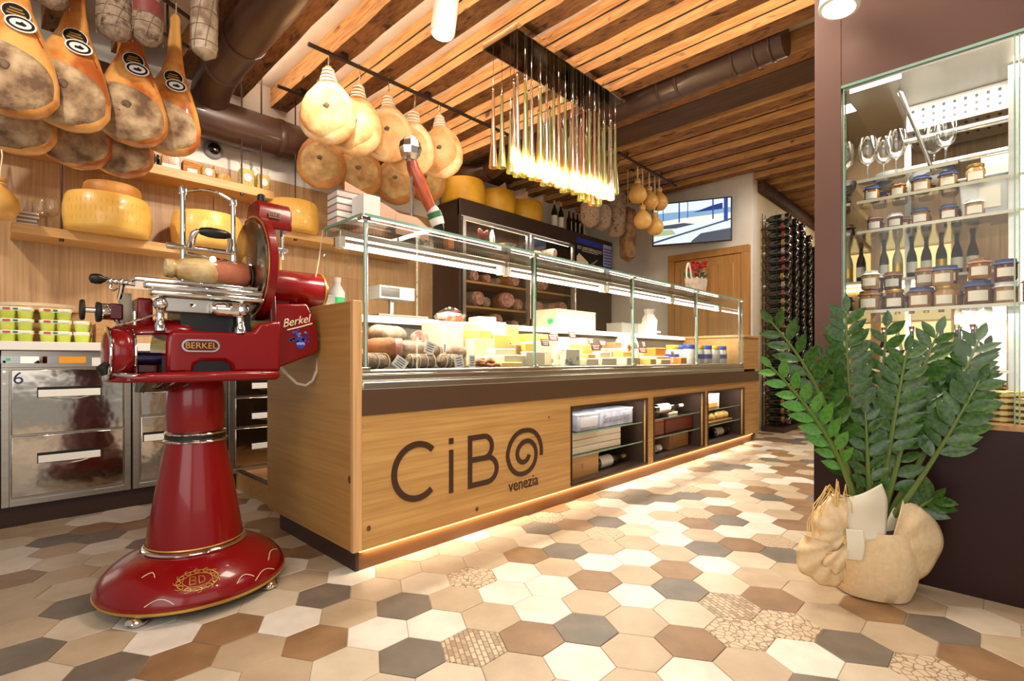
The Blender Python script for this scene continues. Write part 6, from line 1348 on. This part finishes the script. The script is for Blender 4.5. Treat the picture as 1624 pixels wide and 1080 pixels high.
# bed and body
bed = MB(); pl_ = [(.30 + .02, 2.02), (.77, 2.0), (.79, 2.03), (.79, 2.30), (.77, 2.33), (.33, 2.33)] + [(.325 - .055 * math.sin(q), 2.175 + .155 * math.cos(q)) for q in [math.pi * i / 10 for i in range(1, 10)]]
bed.prism(pl_, .772, .800, 'XY'); sp_('bed', bed, red_p, bevel=.006)
lip = MB(); lip.tube([(.325, 2.01, .787), (.36, 1.995, .788), (.50, 1.985, .788), (.65, 1.985, .788), (.76, 1.985, .787), (.772, 1.99, .787)], [.010, .017, .018, .018, .017, .010], 14); sp_('front_lip', lip, red_p)
cl_ = MB(); cl_.tube([(.345, 2.0, .792), (.31, 2.02, .797), (.285, 2.06, .802), (.268, 2.12, .806), (.268, 2.2, .806)], .0085, 10); sp_('chrome_lip', cl_, chrome)
un = MB(); un.rings([[(.30 + .19 * k * (1 + math.cos(q)) / 2 + .05, 2.15 + .12 * k * math.sin(q), z) for q in [2 * math.pi * i / 24 for i in range(24)]] for z, k in ((.735, .5), (.752, .85), (.772, 1.05))]); sp_('under_pan', un, chrome_d)
bp = [(.42, .80), (.50, .80), (.505, .83), (.525, .842), (.60, .842), (.62, .83), (.625, .80), (.80, .80), (.80, 1.0), (.72, .985), (.70, .955), (.66, .948), (.44, .948), (.425, .93), (.42, .90)]
b = MB(); b.prism(bp, 2.03, 2.29, 'XZ'); sp_('body', b, red_p, bevel=.012)
sp_('recess', MB().box(.41, .63, 2.045, 2.27, .80, .85), black); sp_('motor_bay', MB().box(.47, .70, 2.07, 2.26, .94, 1.02), black)
top = MB(); top.rings([[(x, 2.16 + w * math.cos(q), z0_ + h * max(math.sin(q), -.1)) for q in [2 * math.pi * i / 20 for i in range(20)]] for x, w, z0_, h in ((.275, .03, .925, .012), (.30, .08, .93, .03), (.36, .10, .935, .048), (.44, .11, .94, .055), (.50, .11, .94, .05), (.52, .09, .94, .03))]); sp_('hood', top, red_p, smooth=60)
sp_('end_drum', MB().lathe([(.02, .258), (.06, .262), (.082, .275), (.0895, .30), (.0895, .315), (.082, .335), (.05, .342)], (0, 2.11, .868), 40, 'X'), red_p, smooth=60)
for x in (.272, .336): sp_('drum_ring', MB().lathe([(.080, x - .004), (.0875, x - .003), (.0895, x), (.0875, x + .003), (.080, x + .004)], (0, 2.11, .868), 40, 'X'), chrome)
sp_('drum_handle', MB().tube([(.262, 2.05, .835), (.25, 2.045, .82), (.258, 2.05, .80)], [.008, .016, .010], 10), black_r)
sp_('axle', MB().cyl((.34, 2.13, .85), (.43, 2.13, .85), .022), M('blue_steel', (50, 44, 84), .25, .5)); sp_('axle_block', MB().box(.352, .41, 2.10, 2.2, .80, .83), red_d, bevel=.004)
# name plate
plm = MB(); cap_ = [(.485 + .0 - .022 * math.sin(q), .896 + .022 * math.cos(q)) for q in [math.pi * i / 10 for i in range(11)]] + [(.56 + .022 * math.sin(q), .896 - .022 * math.cos(q)) for q in [math.pi * i / 10 for i in range(11)]]
plm.prism(cap_, 2.0265, 2.031); sp_('name_plate', plm, silver_l); inn = [((x - .5225) * .9 + .5225, (z - .896) * .76 + .896) for x, z in cap_]; b = MB(); b.prism(inn, 2.0255, 2.028); sp_('plate_field', b, red_d)
text('lettering', 'BERKEL', .030, gold, sl, (.5225, 2.025, .8955), (R(90), 0, 0), world=True)
# side housing with script, sticker
b = MB(); b.prism([(.79, 1.07), (.935, 1.082), (.965, 1.02), (.985, .955), (.985, .885), (.96, .868), (.83, .818), (.79, .815)], 2.10, 2.30); sp_('side_housing', b, red_p, bevel=.008)
text('script', 'Berkel', .047, cream_paint, sl, (.885, 2.0975, 1.005), (R(90), R(-14), 0), shear=.45, sx=.95, world=True)
b = MB(); b.strip([(.85, .968), (.90, .982), (.955, 1.0)], .005, 2.096, 2.099); sp_('script_underline', b, cream_paint)
blu = M('sticker_blue', (40, 70, 190), .5); vio = M('sticker_violet', (90, 60, 150), .5); rr = random.Random(4)
for k in range(26):
    q = rr.uniform(R(-20), R(200)); d_ = rr.uniform(.008, .048); b = MB(); c = (.905 + d_ * math.cos(q), .928 + d_ * math.sin(q)); r_ = rr.uniform(.004, .007); b.prism([(c[0] + r_ * math.cos(t_), c[1] + r_ * math.sin(t_)) for t_ in [2 * math.pi * i / 8 for i in range(8)]], 2.0965, 2.0995); sp_('sticker_dot', b, [blu, vio, M('sticker_sky', (80, 150, 210), .5) if k == 0 else bpy.data.materials['sticker_sky']][k % 3])
b = MB(); b.prism([(.905 + .02 * math.cos(t_), .912 + .02 * math.sin(t_)) for t_ in [2 * math.pi * i / 16 for i in range(16)]], 2.0965, 2.0995); sp_('sticker_disc', b, blu)
text('sticker_mark', 'mm', .022, white_c, sl, (.905, 2.0955, .914), (R(90), 0, 0), world=True)
# blade, guard, motor
sp_('blade', MB().lathe([(.02, .731), (.186, .733), (.192, .738), (.186, .742), (.02, .746)], (0, 2.2, 1.22), 64, 'X'), M('blade_steel', (150, 136, 116), .22, 1))
gd = MB(); n = 40; ra, rb = .158, .214
gr = []
for i in range(n + 1):
    q = R(-108 + 216 * i / n) + math.pi; cq, sq = math.cos(q), math.sin(q); gr.append([(x, 2.2 + r * cq, 1.22 + r * sq) for x, r in ((.742, ra + .03), (.742, rb - .006), (.747, rb), (.772, rb), (.78, rb - .012), (.78, ra + .03))])
gd.rings(gr); sp_('blade_guard', gd, red_p, smooth=50)
gl2 = MB(); gl2.tube([(.744, 2.2 + .205 * math.cos(q), 1.22 + .205 * math.sin(q)) for q in [R(80 + 150 * i / 20) for i in range(21)]], .004, 6); sp_('guard_trim', gl2, gold)
sp_('blade_hub', MB().lathe([(.03, .720), (.045, .724), (.05, .732)], (0, 2.2, 1.22), 30, 'X'), chrome)
b = MB(); b.prism([(2.06, .85), (2.32, .85), (2.34, 1.15), (2.22, 1.19), (2.08, 1.10)], .775, .80, 'YZ'); sp_('gear_case', b, red_d, bevel=.006)
sp_('motor', MB().lathe([(.05, .80), (.074, .806), (.079, .83), (.079, 1.045), (.076, 1.055), (.06, 1.062)], (0, 2.25, 1.157), 44, 'X'), red_p)
for x in (.835, 1.052): sp_('motor_ring', MB().lathe([(.078, x - .004), (.082, x - .003), (.082, x + .003), (.078, x + .004)], (0, 2.25, 1.157), 44, 'X'), gold if x > 1 else red_d)
sp_('motor_cap', MB().lathe([(.07, 1.058), (.066, 1.07), (.03, 1.078)], (0, 2.25, 1.157), 36, 'X'), M('cap_bronze', (120, 92, 60), .3, .7)); sp_('motor_neck', MB().box(.80, .90, 2.2, 2.3, 1.05, 1.10), red_d)
# sharpener head
hd = MB(); hd.prism([(2.17, 1.39), (2.31, 1.39), (2.31, 1.46), (2.29, 1.495), (2.26, 1.505), (2.20, 1.502), (2.175, 1.475)], .765, .902, 'YZ'); sp_('sharpener_head', hd, red_p, bevel=.006)
b = MB(); b.strip([(.805, 1.455), (.85, 1.455), (.85, 1.435), (.805, 1.435)], .004, 2.166, 2.170, closed=True); sp_('head_plate', b, silver_l); text('lettering', 'BERKEL', .016, gold, sl, (.828, 2.1655, 1.445), (R(90), 0, 0), world=True)
sp_('head_knob', MB().lathe([(.012, 1.50), (.016, 1.508), (.015, 1.538), (.009, 1.542)], (.80, 2.24, 0), 16), black); sp_('head_bar', MB().cyl((.79, 2.2, 1.493), (.88, 2.2, 1.493), .005), chrome)
for x in (.82, .85, .885): sp_('sharpener_post', MB().cyl((x, 2.24, 1.28), (x, 2.24, 1.40), .008), chrome)
sp_('sharpener_plate', MB().box(.80, .905, 2.22, 2.27, 1.31, 1.325), chrome, bevel=.002); sp_('sharpener_foot', MB().box(.80, .88, 2.23, 2.28, 1.20, 1.29), gold, bevel=.003)
sp_('guard_knob', MB().lathe([(.008, 1.40), (.010, 1.415), (.006, 1.42)], (.758, 2.19, 0), 12), chrome)
# carriage
sp_('carriage_top', MB().box(.335, .722, 2.05, 2.30, 1.108, 1.124), chrome, bevel=.005); sp_('carriage_rail', MB().box(.36, .735, 2.03, 2.07, 1.085, 1.108), chrome, bevel=.008); sp_('carriage_rail', MB().box(.375, .735, 2.022, 2.06, 1.062, 1.083), chrome, bevel=.008)
sp_('carriage_core', MB().box(.40, .733, 2.052, 2.2, 1.062, 1.110), chrome); sp_('carriage_slide', MB().box(.42, .66, 2.05, 2.14, 1.012, 1.062), steel, bevel=.004); sp_('slide_screw', MB().lathe([(.004, 2.05), (.010, 2.046), (.010, 2.05)], (.50, 0, 1.04), 12, 'Y'), chrome)
sp_('slide_barrel', MB().lathe([(.016, .555), (.026, .57), (.028, .62), (.026, .665), (.012, .672)], (0, 2.03, 1.03), 24, 'X'), chrome); sp_('barrel_cap', MB().lathe([(.006, 2.0), (.018, 2.003), (.024, 2.012), (.024, 2.04)], (.655, 0, 1.03), 20, 'Y'), chrome)
for x, r in ((.405, .012), (.655, .014)): sp_('support_pillar', MB().lathe([(r * 1.5, .945), (r * 1.3, .97), (r, .975), (r, 1.015), (r * 1.25, 1.02)], (x, 2.045, 0), 16), chrome)
sp_('support_ball', MB().ball((.405, 2.04, 1.035), .022, 16, 10), chrome)
b = MB(); b.tube([(.42, 2.05, 1.01), (.36, 2.05, .985), (.31, 2.06, .965), (.29, 2.08, .955)], .004, 6); sp_('linkage_rod', b, chrome)
# meat frame
for x, z_, zt in ((.498, 1.122, 1.468), (.667, 1.09, 1.462)): sp_('frame_post', MB().cyl((x, 2.16, z_), (x, 2.16, zt), .0085, n=14), chrome); sp_('post_cap', MB().lathe([(.013, zt - .012), (.0135, zt), (.0125, zt + .012), (.006, zt + .016)], (x, 2.16, 0), 16), chrome)
sp_('post_sleeve', MB().cyl((.667, 2.16, 1.11), (.667, 2.16, 1.30), .0125, n=14), chrome)
b = MB(); b.tube([(.498, 2.16, 1.462)] + [(.498 + .169 * i / 12, 2.16, 1.462 + .026 * math.sin(math.pi * i / 12)) for i in range(1, 12)] + [(.667, 2.16, 1.456)], .006, 8); sp_('frame_arch', b, chrome)
sp_('clamp_bar', MB().cyl((.452, 2.155, 1.258), (.672, 2.155, 1.262), .0095, n=12), chrome); sp_('bar_end', MB().cyl((.446, 2.155, 1.258), (.47, 2.155, 1.258), .012, n=12), chrome)
b = MB(); b.tube([(.518, 2.14, 1.262), (.517, 2.12, 1.285), (.520, 2.105, 1.305), (.533, 2.10, 1.318)], [.011, .012, .011, .008], 10); sp_('handle_bracket', b, chrome); b = MB(); b.tube([(.645, 2.14, 1.262), (.645, 2.12, 1.29), (.635, 2.10, 1.31)], [.010, .010, .008], 10); sp_('handle_bracket', b, chrome)
b = MB(); b.lathe([(.004, .53), (.013, .54), (.0185, .565), (.019, .59), (.0165, .62), (.010, .636), (.004, .64)], (0, 2.10, 1.316), 20, 'X'); sp_('press_handle', b, black)
for dy, zz in ((-.02, 1.212), (.02, 1.222)): b = MB(); b.tube([(.505, 2.155 + dy, 1.235), (.56, 2.155 + dy, zz + .018), (.60, 2.155 + dy, zz), (.64, 2.155 + dy, zz + .012), (.69, 2.155 + dy, zz - .002)], .006, 8); sp_('press_prong', b, chrome)
sp_('prong_tip', MB().ball((.70, 2.14, 1.208), (.014, .012, .011), 12, 8), black); sp_('prong_hub', MB().cyl((.585, 2.12, 1.222), (.625, 2.18, 1.228), .012, n=12), chrome)
# crank side knobs
b = MB(); b.lathe([(.004, .228), (.014, .232), (.0175, .245), (.016, .258), (.009, .268), (.008, .276)], (0, 2.13, 1.112), 18, 'X'); sp_('crank_knob', b, black)
sp_('crank_rod', MB().cyl((.27, 2.13, 1.11), (.35, 2.13, 1.105), .0075), chrome)
for x, r in ((.283, .012), (.297, .010), (.312, .013), (.326, .010)): sp_('crank_joint', MB().ball((x, 2.13, 1.108), (.008, r, r), 12, 8), chrome)
b = MB(); b.tube([(.285, 2.13, 1.098), (.282, 2.13, 1.085), (.292, 2.13, 1.078), (.302, 2.13, 1.088)], .004, 6); sp_('crank_hook', b, chrome); sp_('crank_lever', MB().tube([(.315, 2.13, 1.1), (.312, 2.13, 1.075), (.306, 2.13, 1.05)], [.008, .007, .006], 8), chrome_d)
sp_('thickness_knob', MB().lathe([(.01, .206), (.032, .208), (.034, .213), (.032, .219), (.01, .221)], (0, 2.15, 1.01), 28, 'X'), black_r); sp_('knob_shaft', MB().cyl((.22, 2.15, 1.01), (.252, 2.15, 1.01), .009), chrome); sp_('index_ring', MB().lathe([(.01, .247), (.033, .249), (.034, .256), (.03, .262), (.01, .264)], (0, 2.15, 1.005), 28, 'X'), black_r)
sp_('index_drum', MB().lathe([(.028, .262), (.028, .278), (.026, .283)], (0, 2.15, 1.008), 26, 'X'), chrome); sp_('index_housing', MB().box(.28, .318, 2.125, 2.18, .98, 1.035), red_d, bevel=.006)
b = MB(); b.tube([(.30, 2.14, .985), (.305, 2.13, .965), (.32, 2.12, .95), (.345, 2.12, .942)], .008, 8); sp_('index_arm', b, chrome); sp_('blade_plate', MB().box(.318, .352, 2.2, 2.22, .95, 1.08), M('guard_plate', (150, 140, 120), .3, .9)); sp_('column_link', MB().box(.355, .40, 2.12, 2.24, .95, 1.06), red_p, bevel=.008)
sp_('link_pin', MB().cyl((.345, 2.10, .955), (.345, 2.10, 1.01), .006), chrome)
# flex
fx = M('pale_cable', (196, 190, 172), .5); b = MB(); b.tube([(.935, 2.2, 1.06), (.965, 2.16, 1.03), (.99, 2.15, .985), (1.003, 2.15, .93), (1.006, 2.15, .87), (1.0, 2.15, .80), (.98, 2.15, .755), (.95, 2.15, .735), (.91, 2.15, .745), (.87, 2.15, .785), (.845, 2.16, .82)], .0065, 10); sp_('power_cable', b, fx)
sp_('cable_clip', MB().box(.988, 1.035, 2.135, 2.165, .928, .944), white_p, bevel=.002); sp_('cable_gland', MB().cyl((.835, 2.16, .83), (.865, 2.155, .79), .014, .010), fx)
# the piece of ham being cut
t = thing('ham_piece', 'half-wrapped boneless ham lying on the slicer carriage against the blade', 'ham', (.59, 2.17, 1.124))
pink = M('pink_ham', (214, 132, 96), .4, c2=(190, 100, 70), ns=12, coat=.3); foil = M('cream_foil', (232, 206, 150), .28, c2=(206, 160, 92), ns=18, bump=.6, bs=26, coat=.3)
def logr(x, r, k):
    r *= 1.18
    return [(x, r * (1 + .03 * math.sin(3 * q + k)) * math.cos(q), .056 + r * (1 + .03 * math.sin(2 * q + k)) * math.sin(q)) for q in [2 * math.pi * i / 28 for i in range(28)]]
MB().rings([logr(-.02, .044, 0), logr(.02, .047, .3), logr(.08, .047, .6), logr(.118, .044, .8), logr(.130, .038, .9)]).build('meat', pink, t, smooth=60)
MB().rings([logr(-.15, .010, 2), logr(-.145, .026, 2), logr(-.125, .032, 1), logr(-.115, .026, .6), logr(-.095, .038, .2), logr(-.06, .046, 0), logr(-.01, .049, .4), logr(.012, .047, .8)]).jitter(.0025, 2).build('foil_wrap', foil, t, smooth=50)
b = MB(); b.lathe([(.005, .133), (.040, .1325), (.0455, .128)], (0, 0, .056), 28, 'X', cap=False); b.build('fat_rim', pale, t)
b = MB(); b.tube([(.137, .049 * math.cos(q), .05 + .049 * math.sin(q)) for q in [2 * math.pi * i / 26 for i in range(27)]], .0035, 6); b.build('cut_band', dark_in, t)
MB().ball((.03, -.03, .008), (.028, .018, .010), 10, 6).build('green_label', grn_ink, t)
